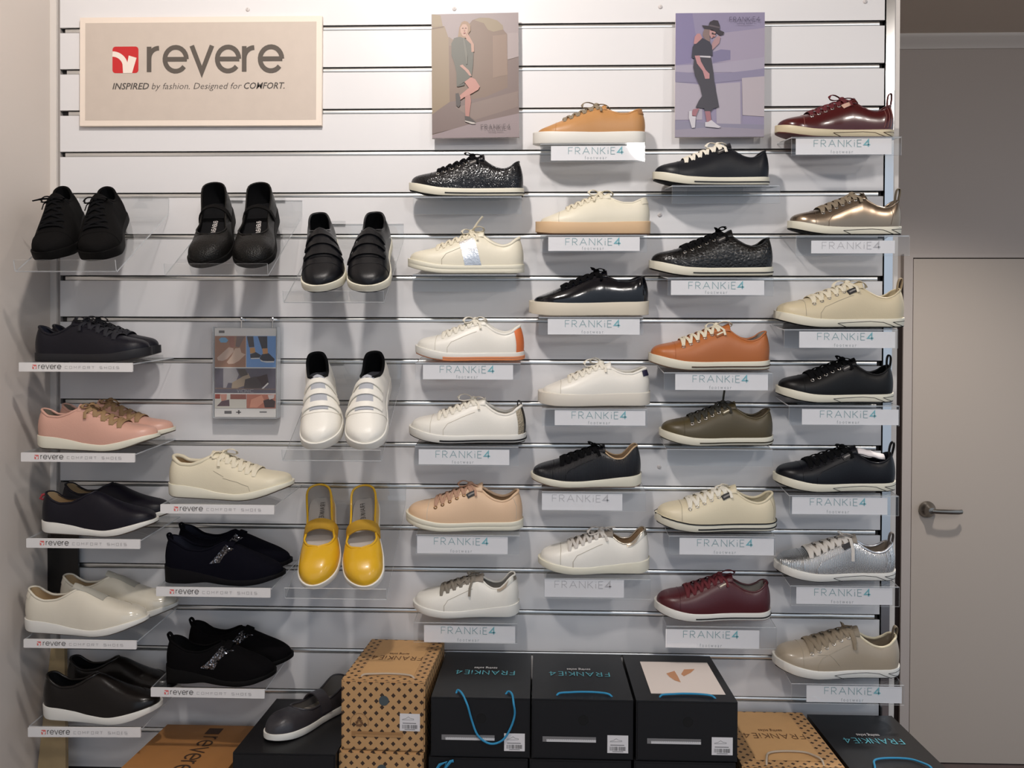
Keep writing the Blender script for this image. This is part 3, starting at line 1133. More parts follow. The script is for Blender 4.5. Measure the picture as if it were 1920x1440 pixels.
def ledge_shelf(x0, x1, y0, y1, what):
    """clear ledge: plate, hanging lip with a card pocket, and a tab in the wall slot"""
    a, b = P(x0, y0, SHELF_Y), P(x1, y0, SHELF_Y)
    zf = (a.z + b.z) / 2
    hl = zf - P((x0 + x1) / 2, y1, SHELF_Y).z
    w = b.x - a.x
    r = thing('ledge_shelf', 'clear acrylic ledge carrying the ' + what, 'shelf', ((a.x + b.x) / 2, 0, zf), group='clear ledges with a hanging lip')
    h = w / 2
    mb = MB()

    def sheet(pa, pb, th, x0_, x1_):
        # a flat sheet between two (Y, Z) points with its own edges
        dy, dz = pb[0] - pa[0], pb[1] - pa[1]
        l = math.hypot(dy, dz)
        ny, nz = -dz / l * th, dy / l * th
        q = [pa, pb, (pb[0] + ny, pb[1] + nz), (pa[0] + ny, pa[1] + nz)]
        ids = [[mb.vert((x, p[0], p[1])) for p in q] for x in (x0_, x1_)]
        for i in range(4):
            mb.cur = 1 if i in (1, 3) else 0
            j = (i + 1) % 4
            mb.face((ids[0][i], ids[0][j], ids[1][j], ids[1][i]))
        mb.cur = 1
        mb.face(ids[0][::-1])
        mb.face(ids[1])
        mb.cur = 0
    sheet((-0.001, RISE), (SHELF_Y + .002, -0.0005), .0024, -h, h)
    mb.build('plate', [ACR, ACR_EDGE], r, smooth=False, normals=True)
    mb = MB()
    sheet((SHELF_Y, 0.0), (SHELF_Y, -hl), -.0020, -h, h)
    mb.build('front_lip', [ACR, ACR_EDGE], r, smooth=False, normals=True)
    # back tab that hooks in the slot nearest below the plate
    k = round((Z0 - (zf + RISE)) / PITCHZ)
    zs = slot_z(k) - zf
    lo, hi = min(zs, RISE) - .004, max(zs, RISE) + .004
    if hi - lo < .05:
        mb = MB()
        sheet((-0.0012, hi), (-0.0012, lo), .0010, -h * .55, h * .55)
        mb.build('back_tab', [ACR, ACR_EDGE], r, smooth=False, normals=True)
    return r, zf


def card(x0, x1, y0, y1, what, faint=False, tilt=0.0):
    Y = SHELF_Y + .0028
    a, b = P(x0, y1, Y), P(x1, y0, Y)
    w, h = b.x - a.x, b.z - a.z
    m = Matrix.Translation(((a.x + b.x) / 2, Y, (a.z + b.z) / 2)) @ Matrix.Rotation(tilt, 4, 'Y')
    r = thing('name_card', ('faintly printed white card under the ' if faint else 'white teal-lettered card under the ') + what, 'card', group='printed cards in the ledges', mtx=m)
    mb = MB()
    mb.box(-w / 2, w / 2, 0, .0005, -h / 2, h / 2)
    mb.build('paper', CARD, r, smooth=False)
    mb = MB()

    def tf(u, v):
        return (u, -.0003, v)
    lw, lh = (.154 if not faint else .160) * .80, .0152
    x = -w / 2 + w * (.19 if not faint else .13)
    write(mb, 'FRANKiE4', x, h / 2 - .0036 - lh, lh, lw, tf, .085, .30, 1)
    mb.build('lettering', [FAINT, FAINT] if faint else [TEAL, TEAL4], r, smooth=False)
    if not faint:
        mb = MB()
        font_mesh(mb, 'f o o t w e a r', x + lw * .30, -h / 2 + .0024, .0078, lw * .40, tf)
        mb.build('small_lettering', INKG, r, smooth=False)
    return r


# ------------------------------------------------------------------ the wall of single sneakers
G_GR = [[(.52, 0.05), (.44, .55), (.52, .62), (.70, .72), (.80, .60), (.90, .05)], [(.97, .05), (.87, .62), (.93, .66), (.985, .66)]]
CAP = [(.20, -.93), (.20, -.6), (.205, -.3), (.205, 0), (.205, .3), (.20, .6), (.20, .93)]
EYE_N = [(.31, -.99), (.31, -.82), (.345, -.66), (.45, -.58), (.595, -.50)]
EYE_F = [(a, -b) for a, b in EYE_N]
TAG = ((.53, .57), (.605, .66), .0052, TAGB)
STY_S = dict(stripes=[(.42, .33, .0013)], stripe_mat=STRB)
ROWS = [
    # what, toe px, heel px, style, kz, materials (upper, sole, lining, outsole, lace, tongue), extras, lip, card, faint
    ('glossy crinkled black sneaker with striped sole', 767.7, 982.8, 'sneaker', .98, (L_CRINK, CREAM, DARKLIN, BLACKR, LC_BLACK, L_CRINK),
     dict(STY_S, seams=[CAP], eyelet=STEEL, tag=TAG, tag_text=TAGP, bow=[(-.7, -.3, .45, .018), (.75, -.3, -.1, .03)]), (775, 978, 368, 402), None, 0),
    ('cream sneaker with a silver side patch', 765.5, 983.5, 'sneaker', .97, (L_CREAM, CREAM, L_CREAM, None, LC_CREAM, L_CREAM),
     dict(rib=1, seams=[EYE_N, EYE_F], seam_mat=SEAMD, patch=[([(.50, .02), (.64, .02), (.57, .66), (.45, .62)], L_SILVP, 'silver_patch')], rim=.0036,
          bow=[(.8, -.4, .35, .032), (-.6, -.4, .1, .026)], stick=[(.026, -.012, .034)]), (774, 968, 514, 547), None, 0),
    ('white sneaker with an orange heel strip', 779.4, 983.5, 'sneaker', 1.0, (L_WHITE, OFFW, L_WHITE, L_ORSTR, LC_WHITE, L_WHITE),
     dict(stripes=[(.40, .27, .0015), (.16, .27, .002)], stripe_mat=L_ORSTR, seams=[EYE_N, EYE_F, CAP], seam_mat=SEAMW, heel=[(.925, .02, 1.0, L_ORANGE, 'heel_strip')], rim=.0034), (779, 976, 680, 712), (793, 962, 684, 711), 0),
    ('white sneaker with snakeskin heel and black edge', 767.7, 987, 'sneaker', 1.0, (L_WHITE, OFFW, L_WHITE, BLACKR, LC_WHITE, L_WHITE),
     dict(stripes=[(.36, .28, .0018)], stripe_mat=STRB, seams=[EYE_N, EYE_F, CAP], seam_mat=SEAMW, heel=[(.93, .02, 1.0, L_SNAKE, 'snakeskin_heel'), (.974, .02, 1.0, STRB, 'heel_edge')], pull=(STRB, .012, -.004), rim=.0034,
          bow=[(-.85, -.3, .25, .036), (.85, -.3, .12, .028)]), (778, 972, 837, 873), (785, 955, 843.5, 870.5), 0),
    ('nude pink sneaker with a black side tag', 762, 981.4, 'sneaker', 1.03, (L_NUDE, CREAM, TANLIN, None, LC_PINK, L_NUDE),
     dict(rib=1, seams=[CAP, [(.93, -.02), (.945, -.5), (.935, -.98)]], seam_mat=SEAMW, eyelet=mat('brass_eyelet', (150, 112, 70), .3, 1.0), tag=((.53, .57), (.605, .66), .0058, TAGB), tag_text=TAGP, rim=.003,
          bow=[(-.9, -.2, .22, .028), (.8, -.3, -.25, .03)]), (780, 974, 1003, 1039), (782, 952, 1007, 1037), 0),
    ('white sneaker with loose grey laces', 775, 974, 'court', 1.0, (L_WHITE, OFFW, GREYLIN, None, LC_GREY, mat('grey_suede', (150, 140, 128), .8)),
     dict(seams=[EYE_N, EYE_F], seam_mat=SEAMD, heel=[(.80, .76, 1.0, L_GOLD, 'metallic_heel_tab')], bow=[(.5, -.3, .5, .014), (-.5, -.4, .4, .014)], ends=[[(.50, -.15), (.45, -.3), (.43, -.2)], [(.57, -.2), (.545, -.5), (.54, -.68)]]), (776, 970, 1168, 1205), (795, 966, 1174.5, 1203.6), 0),

    ('tan sneaker with a thick white sole', 999, 1210.4, 'platform', .98, (L_TAN, OFFW, TANLIN, None, LC_TAUPE, L_TAN),
     dict(heel=[(.93, .70, 1.0, mat('tan_heel_leather', (168, 120, 76), .45), 'heel_tab')], seams=[CAP], bow=[(-.85, -.35, .05, .036), (.85, -.2, -.2, .034)], patch=[([(.958, .72), (.978, .72), (.975, .96), (.953, .96)], PAPERW, 'heel_label')]), (1013, 1209, 268, 304), (1033, 1206, 273, 301), 0),
    ('cream sneaker on a thick tan sole', 1004, 1219, 'platform', 1.0, (L_CREAM, L_TAN_S, L_CREAM, mat('brown_tread', (120, 84, 56), .7), LC_CREAM, L_CREAM),
     dict(heel=[(.92, .68, 1.0, L_CREAM, 'heel_tab')], seams=[CAP], seam_mat=SEAMW, bow=[(-.8, -.4, .2, .030), (.8, -.3, .1, .03)], ends=[[(.52, -.2), (.50, -.42)]]), (1013, 1213, 440, 474), (1028, 1199.5, 444, 470.5), 0),
    ('glossy black sneaker on a thick cream sole', 991.7, 1216, 'platform', 1.02, (L_GLOSS, mat('ecru_rubber', (226, 216, 196), .55), DARKLIN, None, LC_BLACK, L_GLOSS),
     dict(seams=[CAP], lw=.0042, bow=[(-.5, -.4, .6, .016), (.6, -.4, .3, .02)]), (1010, 1206, 594, 628), (1027, 1199.5, 598, 627), 0),
    ('white sneaker with a navy heel tab', 1008.4, 1218.4, 'platform', 1.04, (L_WHITE, mat('ivory_rubber', (228, 221, 208), .55), L_WHITE, None, LC_WHITE, L_WHITE),
     dict(heel=[(.93, .62, 1.0, L_NTAB, 'heel_tab')], seams=[CAP], seam_mat=SEAMW, rim=.003, bow=[(-.85, -.2, .1, .04), (-.5, .4, .2, .03)]), (1016, 1214, 766, 800), (1040, 1210, 770, 797), 0),
    ('ribbed black sneaker with a tan lining', 995, 1202, 'court', .98, (L_LIZ, CREAM, TANLIN, mat('brown_outsole', (140, 110, 84), .6), LC_BLACK, L_LIZ),
     dict(collar=TANLIN, rim=.0016, seams=[CAP, EYE_N], lw=.0044, bow=[(-.6, -.4, .7, .016), (.6, -.3, .1, .02)]), (1016, 1211, 922, 958), (1016, 1167, 926, 956), 1),
    ('white sneaker with a gold heel collar', 1008.4, 1217, 'court', 1.0, (L_WHITE, CREAM, TANLIN, None, LC_SILV, mat('grey_suede', (150, 140, 128), .8)),
     dict(heel=[(.79, .76, 1.0, L_GOLD, 'metallic_heel_tab')], collar=L_GOLD, seams=[EYE_N, EYE_F, CAP], seam_mat=SEAMD, bow=[(-.85, -.4, .05, .036), (.8, -.3, .2, .02)], stick=[(.03, -.01, .008)]), (1020, 1220, 1085, 1122), (1021, 1170, 1088, 1119), 1),

    ('charcoal sneaker with white laces', 1223, 1441, 'sneaker', .98, (L_CHAR, CREAM, DARKLIN, BLACKR, LC_WHITE, L_CHAR),
     dict(STY_S, seams=[CAP], tag=TAG, tag_text=TAGP, lw=.004, bow=[(-.85, -.3, .0, .03), (.5, -.3, .1, .018)]), (1260, 1462, 347, 382), None, 0),
    ('black crocodile textured sneaker', 1216, 1448, 'sneaker', 1.0, (L_CROC, CREAM, DARKLIN, BLACKR, LC_BLACK, L_CROC),
     dict(STY_S, seams=[CAP], eyelet=STEEL, tag=TAG, tag_text=TAGP, lw=.0042, bow=[(-.3, -.5, .5, .016), (.5, -.4, .6, .018)]), (1252, 1450, 520, 555), (1258, 1433, 526, 553), 0),
    ('orange tan leather sneaker', 1215, 1442, 'sneaker', 1.0, (L_ORT, CREAM, GREYLIN, mat('brown_outsole', (140, 110, 84), .6), LC_CREAM, L_ORT),
     dict(stripes=[(.42, .33, .0013)], stripe_mat=STRBR, seams=[CAP], eyelet=STEEL, tag=((.53, .57), (.605, .66), .0058, mat('brown_tag', (150, 88, 44), .5)), tag_text=LC_CREAM, bow=[(.9, -.3, .22, .034), (-.85, .1, .05, .024)]), (1245, 1449, 698, 732), (1266, 1440, 701.6, 731), 0),
    ('olive green sneaker', 1235, 1448, 'sneaker', 1.0, (L_OLIVE, CREAM, mat('khaki_lining', (140, 124, 100), .85), STROL, mat('dark_olive_lace', (46, 44, 36), .8), L_OLIVE),
     dict(stripes=[(.42, .33, .0013)], stripe_mat=STROL, seams=[CAP], eyelet=STEEL, tag=((.53, .57), (.605, .66), .0048, L_OLIVE), tag_text=LC_CREAM, bow=[(.9, -.3, .12, .024), (-.8, -.4, -.05, .02)], stick=[(.003, 0, .034)]), (1250, 1449, 842, 874), None, 0),
    ('cream sneaker with black piping', 1227, 1454, 'sneaker', .98, (L_CREAM2, CREAM, L_CREAM, BLACKR, LC_WHITE, L_CREAM2),
     dict(stripes=[(.42, .33, .0014), (.97, 0.002, .0013)], stripe_mat=STRB, seams=[CAP, [(.94, -.03), (.955, -.5), (.95, -.98)]], seam_mat=SEAMD, eyelet=STEEL, tag=((.53, .57), (.605, .66), .0060, TAGB), tag_text=TAGP, rim=.003, lw=.004, bow=[(-.75, -.4, -.25, .026), (.3, -.4, .4, .014)]), (1254, 1454, 1005, 1040), (1274, 1451, 1010, 1039.5), 0),
    ('plum burgundy sneaker with a striped sole', 1226, 1443.5, 'sneaker', 1.03, (L_PLUM, OFFW, GREYLIN, mat('plum_outsole', (90, 56, 54), .6), LC_RED, L_PLUM),
     dict(STY_S, seams=[CAP], tag=((.53, .57), (.605, .66), .0048, L_PLUM), tag_text=LC_CREAM, pull=(L_PLUM, .002, 0), bow=[(.8, -.3, .42, .034), (-.7, -.3, -.35, .02)]), (1250, 1456, 1175, 1215), (1248, 1423.6, 1182, 1214), 0),

    ('dark red patent sneaker with a heel loop', 1452.6, 1673, 'sneaker', .92, (L_RED, L_BEIGE, L_RED, mat('dark_red_outsole', (96, 38, 38), .6), LC_RED, L_RED),
     dict(grooves=G_GR, groove_mat=STRBR, seams=[CAP, [(.90, -.02), (.90, -.5), (.87, -.98)], [(.93, -.05), (.93, -.5), (.90, -.98)], [(.955, -.1), (.955, -.5), (.93, -.98)]], seam_mat=SEAMR, eyelet=STEEL, tag=((.53, .57), (.605, .66), .0055, mat('pink_beige_tag', (206, 168, 150), .6)), pull=(mat('dark_red_loop', (84, 44, 44), .7), .028, .002), bow=[(-.85, -.3, .2, .034), (.85, -.2, -.2, .036)]), (1484, 1690, 256, 292), (1492, 1672, 259, 290), 0),
    ('bronze metallic sneaker', 1476, 1687, 'sneaker', 1.0, (L_BRONZE, CREAM, mat('bronze_lining', (150, 134, 116), .6), BLACKR, LC_TAUPE, L_BRONZE),
     dict(grooves=G_GR, groove_mat=STRB, seams=[CAP, EYE_N, [(.88, -.02), (.885, -.5), (.86, -.98)]], seam_mat=mat('bronze_thread', (96, 80, 66), .5), eyelet=STEEL, pull=(mat('khaki_loop', (110, 100, 84), .8), .028, .003), lw=.0042, bow=[(-.6, -.5, -.5, .034), (.85, -.2, -.15, .032)]), (1492, 1705, 441, 480), (1521, 1678, 451, 475), 1),
    ('beige sneaker with a black tag and heel loop', 1450, 1692, 'sneaker', .95, (L_BEIGE, CREAM, L_BEIGE, BLACKR, LC_CREAM, L_BEIGE),
     dict(grooves=G_GR, groove_mat=STRB, seams=[CAP, EYE_N, EYE_F], seam_mat=SEAMD, eyelet=STEEL, tag=((.53, .57), (.605, .66), .0060, TAGB), tag_text=TAGP, pull=(mat('beige_loop', (170, 152, 124), .8), .026, .003), lw=.0042, bow=[(-.85, -.3, -.1, .038), (.9, -.2, -.1, .042)]), (1470, 1683, 617, 653), (1498.5, 1678.6, 622, 652), 0),
    ('plain black sneaker with silver eyelets', 1454, 1672, 'sneaker', 1.0, (L_BLACK, CREAM, DARKLIN, BLACKR, LC_BLACK, L_BLACK),
     dict(grooves=G_GR, groove_mat=STRB, seams=[CAP], eyelet=STEEL, tag=TAG, tag_text=TAGP, pull=(L_BLACK, .026, 0), lw=.0042, bow=[(-.6, -.4, .4, .02), (.7, -.3, .0, .022)]), (1479, 1686, 760, 798), (1503.6, 1685, 768, 796), 0),
    ('navy sneaker with white paper tucked inside', 1449, 1675.7, 'sneaker', .98, (L_NAVY, CREAM, NAVYLIN, BLACKR, LC_BLACK, L_NAVY),
     dict(grooves=G_GR, groove_mat=STRB, seams=[CAP, EYE_N], eyelet=L_NAVY, tag=TAG, tag_text=TAGP, pull=(L_BLACK, .028, .004), lw=.0042, bow=[(-.6, -.4, .3, .018), (.7, -.3, -.1, .02)]), (1480, 1685, 929, 966), (1485, 1664, 933, 963.6), 0),
    ('silver metallic sneaker', 1450.4, 1675.7, 'sneaker', .98, (L_SILV, OFFW, mat('pale_taupe_lining', (180, 166, 150), .8), BLACKR, LC_SILV, mat('grey_suede', (150, 140, 128), .8)),
     dict(grooves=G_GR, groove_mat=STRB, seams=[CAP, EYE_N, EYE_F, [(.90, -.02), (.90, -.5), (.87, -.98)], [(.93, -.05), (.93, -.5), (.90, -.98)]], seam_mat=L_SILVP, collar=L_SILVP, rim=.003, tag=((.53, .57), (.605, .66), .0060, TAGB), pull=(mat('grey_loop', (120, 112, 108), .8), .024, .002), lw=.0046, bow=[(-.4, -.5, .5, .020), (.6, -.4, .3, .02)], ends=[[(.60, -.2), (.605, -.5), (.60, -.75)]]), (1482, 1686, 1099, 1136), (1493, 1673.5, 1103, 1132), 0),
    ('taupe sneaker with hanging lace ends', 1447.5, 1683, 'sneaker', 1.03, (L_TAUPE, OFFW, L_TAUPE, BLACKR, LC_TAUPE, mat('taupe_tongue', (140, 128, 110), .6)),
     dict(grooves=G_GR, groove_mat=STRB, seams=[CAP, EYE_N, EYE_F, [(.31, -.55), (.40, -.62), (.50, -.95)]], seam_mat=SEAMD, collar=L_CREAM2, rim=.0028, eyelet=STEEL, lw=.0046, lq=.46, pull=(mat('taupe_loop', (134, 122, 104), .8), .022, .002), bow=[(-.3, -.3, .8, .018), (.5, -.3, .6, .014)], ends=[[(.585, -.2), (.60, -.45), (.605, -.62)], [(.60, -.15), (.645, -.4), (.66, -.5)]]), (1484, 1695, 1283, 1320), (1512, 1691, 1288, 1316), 0),
]
SHOE_Y = -0.055
for what, tx, hx, sty, kz, ms, ex, lip, cd_, faint in ROWS:
    r, zf = ledge_shelf(*lip, what)
    ang = math.atan2(RISE, abs(SHELF_Y))
    zc = zf + RISE * (1 - SHOE_Y / SHELF_Y) + .0010
    a, b = P(tx, lip[2] - 10, SHOE_Y), P(hx, lip[2] - 10, SHOE_Y)
    L = b.x - a.x
    up = Vector((0, -math.sin(ang), math.cos(ang)))
    m = mtx_from((a.x, SHOE_Y, zc), (b.x, SHOE_Y, zc), up)
    up_, so, li, ou, la, to = ms
    S = Shoe(L, .178, sty, kz)
    s = shoe('sneaker', what + (', toe to the left' if len(what.split()) < 7 else ''), 'shoe', m, S, up_, so, mlin=li, mins=li, mout=ou, lace=la, tongue=to, group='single sneakers on clear ledges', **ex)
    if 'paper' in what:
        t = thing('paper_wad', 'crumpled white paper stuffed into the navy sneaker', 'paper', mtx=m)
        mb = MB()
        rnd = random.Random(3)
        rows = []
        for i in range(9):
            u = .67 + .22 * i / 8
            hh = S.col(u) * L + .010 * math.sin(PI * i / 8) + .006
            rows.append([(S.X(u), (j - 3) * .0044 * (1 - .3 * abs(i - 4) / 4), hh - .0009 * (j - 3) ** 2 + rnd.uniform(-.001, .001)) for j in range(7)])
        mb.grid(rows)
        o = mb.build('sheet', PAPERW, t)
        sd = o.modifiers.new('thick', 'SOLIDIFY')
        sd.thickness = .005
        sd.offset = -1
    if cd_:
        card(*cd_, what, faint, 0.0)

# ------------------------------------------------------------------ the printed sign
LOGO_RED = mat('logo_red', (200, 40, 42), 0.6)
INK = mat('warm_grey_ink', (92, 84, 77), 0.7)
INKD = mat('dark_grey_ink', (78, 72, 68), 0.7)


def rrect(x0, y0, x1, y1, r, n=5):
    o = []
    for cx, cy, a in ((x1 - r, y1 - r, 0), (x0 + r, y1 - r, 90), (x0 + r, y0 + r, 180), (x1 - r, y0 + r, 270)):
        o += arc(cx, cy, r, r, a, a + 90, n)
    return o


def logo(mb, x, z, s, tf, tf2, red, white):
    """rounded red square with a white forked stroke"""
    mb.cur = red
    mb.poly2d([(x + p[0] * s, z + p[1] * s) for p in rrect(0, 0, 1, 1, .12)], tf)
    mb.cur = white
    mid = [(0, .72)] + arc(0, .24, .50, .48, 82, 12, 8) + [(.51, 0)]
    mb.strip2d([(x + p[0] * s, z + p[1] * s) for p in mid], .20 * s, tf2)
    tf3 = lambda u, v: Vector(tf2(u, v)) + (Vector(tf2(u, v)) - Vector(tf(u, v))) * .4
    mb.poly2d([(x + p[0] * s, z + p[1] * s) for p in ((.50, 0), (.76, 0), (.93, .57), (.63, .66))], tf3)


Y = -0.012
a, b = P(149, 236, Y), P(603, 32, Y)
w, h = b.x - a.x, P(376, 32, Y).z - P(376, 236, Y).z
c = P(375.5, 133.5, Y)
m = Matrix.Translation(c) @ Matrix.Rotation(math.radians(.15), 4, 'Y')
sign = thing('wall_sign', 'large beige sign with a red square emblem hanging above the black pairs', 'sign', mtx=m)
mb = MB()
mb.box(-w / 2, w / 2, 0, .010, -h / 2, h / 2)
mb.build('board', mat('cream_board', (238, 224, 210), .6), sign, smooth=False)
bw = .0135
mb = MB()
mb.box(-w / 2 + bw, w / 2 - bw, -.0004, 0, -h / 2 + bw, h / 2 - bw)
mb.build('printed_panel', mat('speckled_beige_print', (203, 190, 178), .65, var=.05), sign, smooth=False)
k = w / 454.0        # metres per pixel on the sign


def sx(px):
    return (px - 376) * k


def sz(py):
    return (134.5 - py) * k


mb = MB()
logo(mb, sx(211), sz(137.5), 49 * k, lambda u, v: (u, -.0008, v), lambda u, v: (u, -.0011, v), 0, 1)
mb.build('emblem', [LOGO_RED, mat('cream_print', (240, 228, 216), .6)], sign, smooth=False)
mb = MB()
write(mb, 'revere', sx(280), sz(136), 47 * k, sx(530) - sx(280), lambda u, v: (u, -.0008, v), .185, .20)
mb.build('lettering', INK, sign, smooth=False)
mb = MB()
tfs = lambda u, v: (u, -.0008, v)
font_mesh(mb, 'INSPIRED', sx(211), sz(167.5), 12 * k, 69 * k, tfs, .25, .012)
font_mesh(mb, 'by fashion. Designed for', sx(285), sz(167.5), 12 * k, 169 * k, tfs, .25, -.008)
font_mesh(mb, 'COMFORT.', sx(458), sz(167.5), 12 * k, 76 * k, tfs, .25, .012)
mb.build('small_lettering', INKD, sign, smooth=False)

# ------------------------------------------------------------------ posters
PM = {}


def ink(rgb):
    n_ = 'print_%d_%d_%d' % rgb
    return mat(n_, tuple(int(c * .88) for c in rgb), 0.45)


def picture(parent, name, polys, xform, y0=-.0004, dy=.00012):
    mb = MB()
    mats = []
    for i, (rgb, pts) in enumerate(polys):
        m_ = ink(rgb)
        if m_ not in mats:
            mats.append(m_)
        mb.cur = mats.index(m_)
        mb.poly2d([xform(*p) for p in pts], lambda u, v, q=y0 - dy * (i + 1): (u, q, v))
    bm_o = mb.build(name, mats, parent, smooth=False)
    return bm_o


def poster(label, cx, cy, pw, ph, rot, Y, back, figure, crop, text, tcol):
    k_ = (P(cx + 1, cy, Y) - P(cx, cy, Y)).length
    w_, h_ = pw * k_, ph * k_
    r = thing('poster', label, 'poster', group='photo posters', mtx=Matrix.Translation(P(cx, cy, Y)) @ Matrix.Rotation(rot, 4, 'Y'))
    mb = MB()
    mb.box(-w_ / 2, w_ / 2, 0, .005, -h_ / 2, h_ / 2)
    mb.build('board', PAPERW, r, smooth=False)
    x0, x1, y0, y1 = crop

    def xf(x, y):
        u, v = (x - x0) / (x1 - x0), (y - y0) / (y1 - y0)
        u, v = min(max(u, 0), 1), min(max(v, 0), 1)
        return ((u - .5) * w_, (.5 - v) * h_)
    picture(r, 'printed_scene', back, xf)
    picture(r, 'printed_figure', figure, xf, -.003)
    mb = MB()
    tx0, tx1, ty0, ty1 = text
    p0, p1 = xf(tx0, ty1), xf(tx1, ty0)
    write(mb, 'FRANKiE4', p0[0], p0[1], p1[1] - p0[1], p1[0] - p0[0], lambda u, v: (u, -.0062, v), .085, .3, 0)
    p0, p1 = xf(tx0 + .24 * (tx1 - tx0), ty1 + 28), xf(tx1 - .24 * (tx1 - tx0), ty1 + 14)
    font_mesh(mb, 'saving soles', p0[0], p0[1], p1[1] - p0[1], p1[0] - p0[0], lambda u, v: (u, -.0062, v))
    mb.build('lettering', ink(tcol), r, smooth=False)
    return r


B1 = [((196, 178, 178), [(0, 60), (1100, 60), (1100, 620), (0, 620)]),
      ((172, 146, 124), [(0, 330), (240, 330), (520, 520), (1100, 540), (1100, 1400), (0, 1400)]),
      ((184, 158, 124), [(60, 210), (190, 215), (232, 340), (238, 1000), (0, 1120), (0, 300)]),
      ((190, 166, 132), [(60, 80), (150, 105), (172, 215), (60, 215)]),
      ((150, 120, 94), [(60, 232), (180, 216), (184, 228), (60, 246)]),
      ((158, 128, 108), [(300, 420), (420, 230), (480, 160), (560, 135), (650, 140), (740, 170), (795, 225), (800, 265), (838, 310), (842, 720), (900, 1020), (240, 1020), (236, 420)]),
      ((184, 162, 128), [(500, 160), (560, 137), (650, 140), (740, 170), (795, 222), (800, 262), (700, 285), (640, 262), (600, 195)]),
      ((174, 144, 122), [(690, 325), (838, 312), (842, 730), (690, 760)]),
      ((206, 190, 188), [(842, 300), (960, 300), (960, 545), (842, 575)]),
      ((150, 126, 118), [(842, 580), (960, 550), (960, 1150), (480, 1235), (0, 1330), (0, 1130), (240, 1000), (600, 960), (842, 860)]),
      ((166, 142, 132), [(300, 1060), (700, 960), (950, 900), (950, 1060), (500, 1190)]),
      ((190, 170, 172), [(0, 1340), (480, 1225), (960, 1130), (960, 1400), (0, 1400)])]
F1 = [((178, 142, 106), [(330, 340), (345, 235), (370, 182), (400, 170), (432, 180), (460, 215), (462, 270), (440, 300), (425, 345), (380, 350)]),
      ((104, 104, 90), [(290, 345), (350, 332), (430, 362), (470, 400), (490, 480), (486, 620), (470, 740), (400, 795), (315, 845), (312, 700), (290, 600), (262, 520), (262, 400)]),
      ((84, 84, 74), [(315, 845), (400, 800), (392, 835), (330, 848)]),
      ((220, 176, 154), [(355, 240), (380, 205), (415, 205), (435, 240), (430, 290), (405, 335), (380, 328), (358, 285)]),
      ((214, 164, 142), [(408, 325), (432, 300), (460, 350), (495, 415), (498, 490), (470, 495), (465, 410), (418, 365)]),
      ((220, 168, 150), [(345, 632), (375, 620), (440, 680), (470, 740), (446, 735), (400, 680)]),
      ((206, 142, 128), [(402, 940), (452, 925), (462, 1000), (440, 1165), (404, 1165), (398, 1050)]),
      ((222, 156, 142), [(395, 800), (460, 752), (505, 772), (555, 850), (538, 882), (480, 915), (385, 962), (345, 988), (322, 962), (370, 918), (440, 862)]),
      ((72, 62, 58), [(302, 918), (332, 912), (352, 960), (350, 1040), (332, 1062), (308, 1040)]),
      ((72, 62, 58), [(396, 1150), (440, 1158), (480, 1190), (508, 1215), (500, 1228), (400, 1200)]),
      ((232, 222, 214), [(398, 1198), (500, 1222), (512, 1234), (470, 1236), (398, 1208)])]
B1 = [(tuple(int(c_ * .84) for c_ in rgb_), pts_) for rgb_, pts_ in B1]
F1 += [((120, 84, 70), [(374, 243), (388, 241), (388, 249), (374, 250)]), ((120, 84, 70), [(406, 241), (420, 243), (420, 250), (406, 249)]), ((206, 150, 130), [(394, 250), (400, 250), (404, 276), (392, 276)]), ((176, 84, 84), [(386, 292), (412, 292), (404, 302), (392, 302)]), ((124, 122, 108), [(380, 345), (396, 345), (430, 520), (424, 620), (416, 620)])]
F1 = [(tuple(int(c_ * .9) for c_ in rgb_), pts_) for rgb_, pts_ in F1]
poster('tan photo poster of a person in a grey dress leaning by an archway', 891, 142, 163, 232, math.radians(-.6), -0.030, B1, F1, (54, 957, 90, 1374), (565, 865, 1245, 1290), (72, 62, 66))
B2 = [((160, 152, 182), [(0, 60), (1100, 60), (1100, 1400), (0, 1400)]),
      ((146, 138, 178), [(80, 80), (260, 80), (300, 330), (250, 600), (80, 620)]),
      ((178, 168, 190), [(480, 300), (1020, 240), (1020, 560), (640, 590), (480, 600)]),
      ((138, 132, 168), [(470, 490), (560, 460), (660, 470), (660, 570), (480, 600)]),
      ((184, 176, 196), [(80, 625), (480, 610), (1020, 545), (1020, 700), (80, 700)]),
      ((152, 146, 176), [(80, 690), (500, 720), (880, 680), (1020, 660), (1020, 760), (500, 810), (80, 800)]),
      ((192, 184, 198), [(80, 800), (370, 830), (370, 1195), (80, 1195)]),
      ((190, 182, 196), [(510, 820), (762, 805), (772, 1245), (520, 1235)]),
      ((160, 152, 178), [(762, 805), (780, 800), (788, 1250), (770, 1245)]),
      ((200, 190, 198), [(780, 762), (1020, 745), (1020, 1165), (790, 1150)]),
      ((152, 148, 172), [(80, 1200), (520, 1235), (1020, 1250), (1020, 1400), (80, 1400)]),
      ((166, 158, 176), [(80, 1300), (520, 1270), (1020, 1300), (1020, 1400), (80, 1400)])]
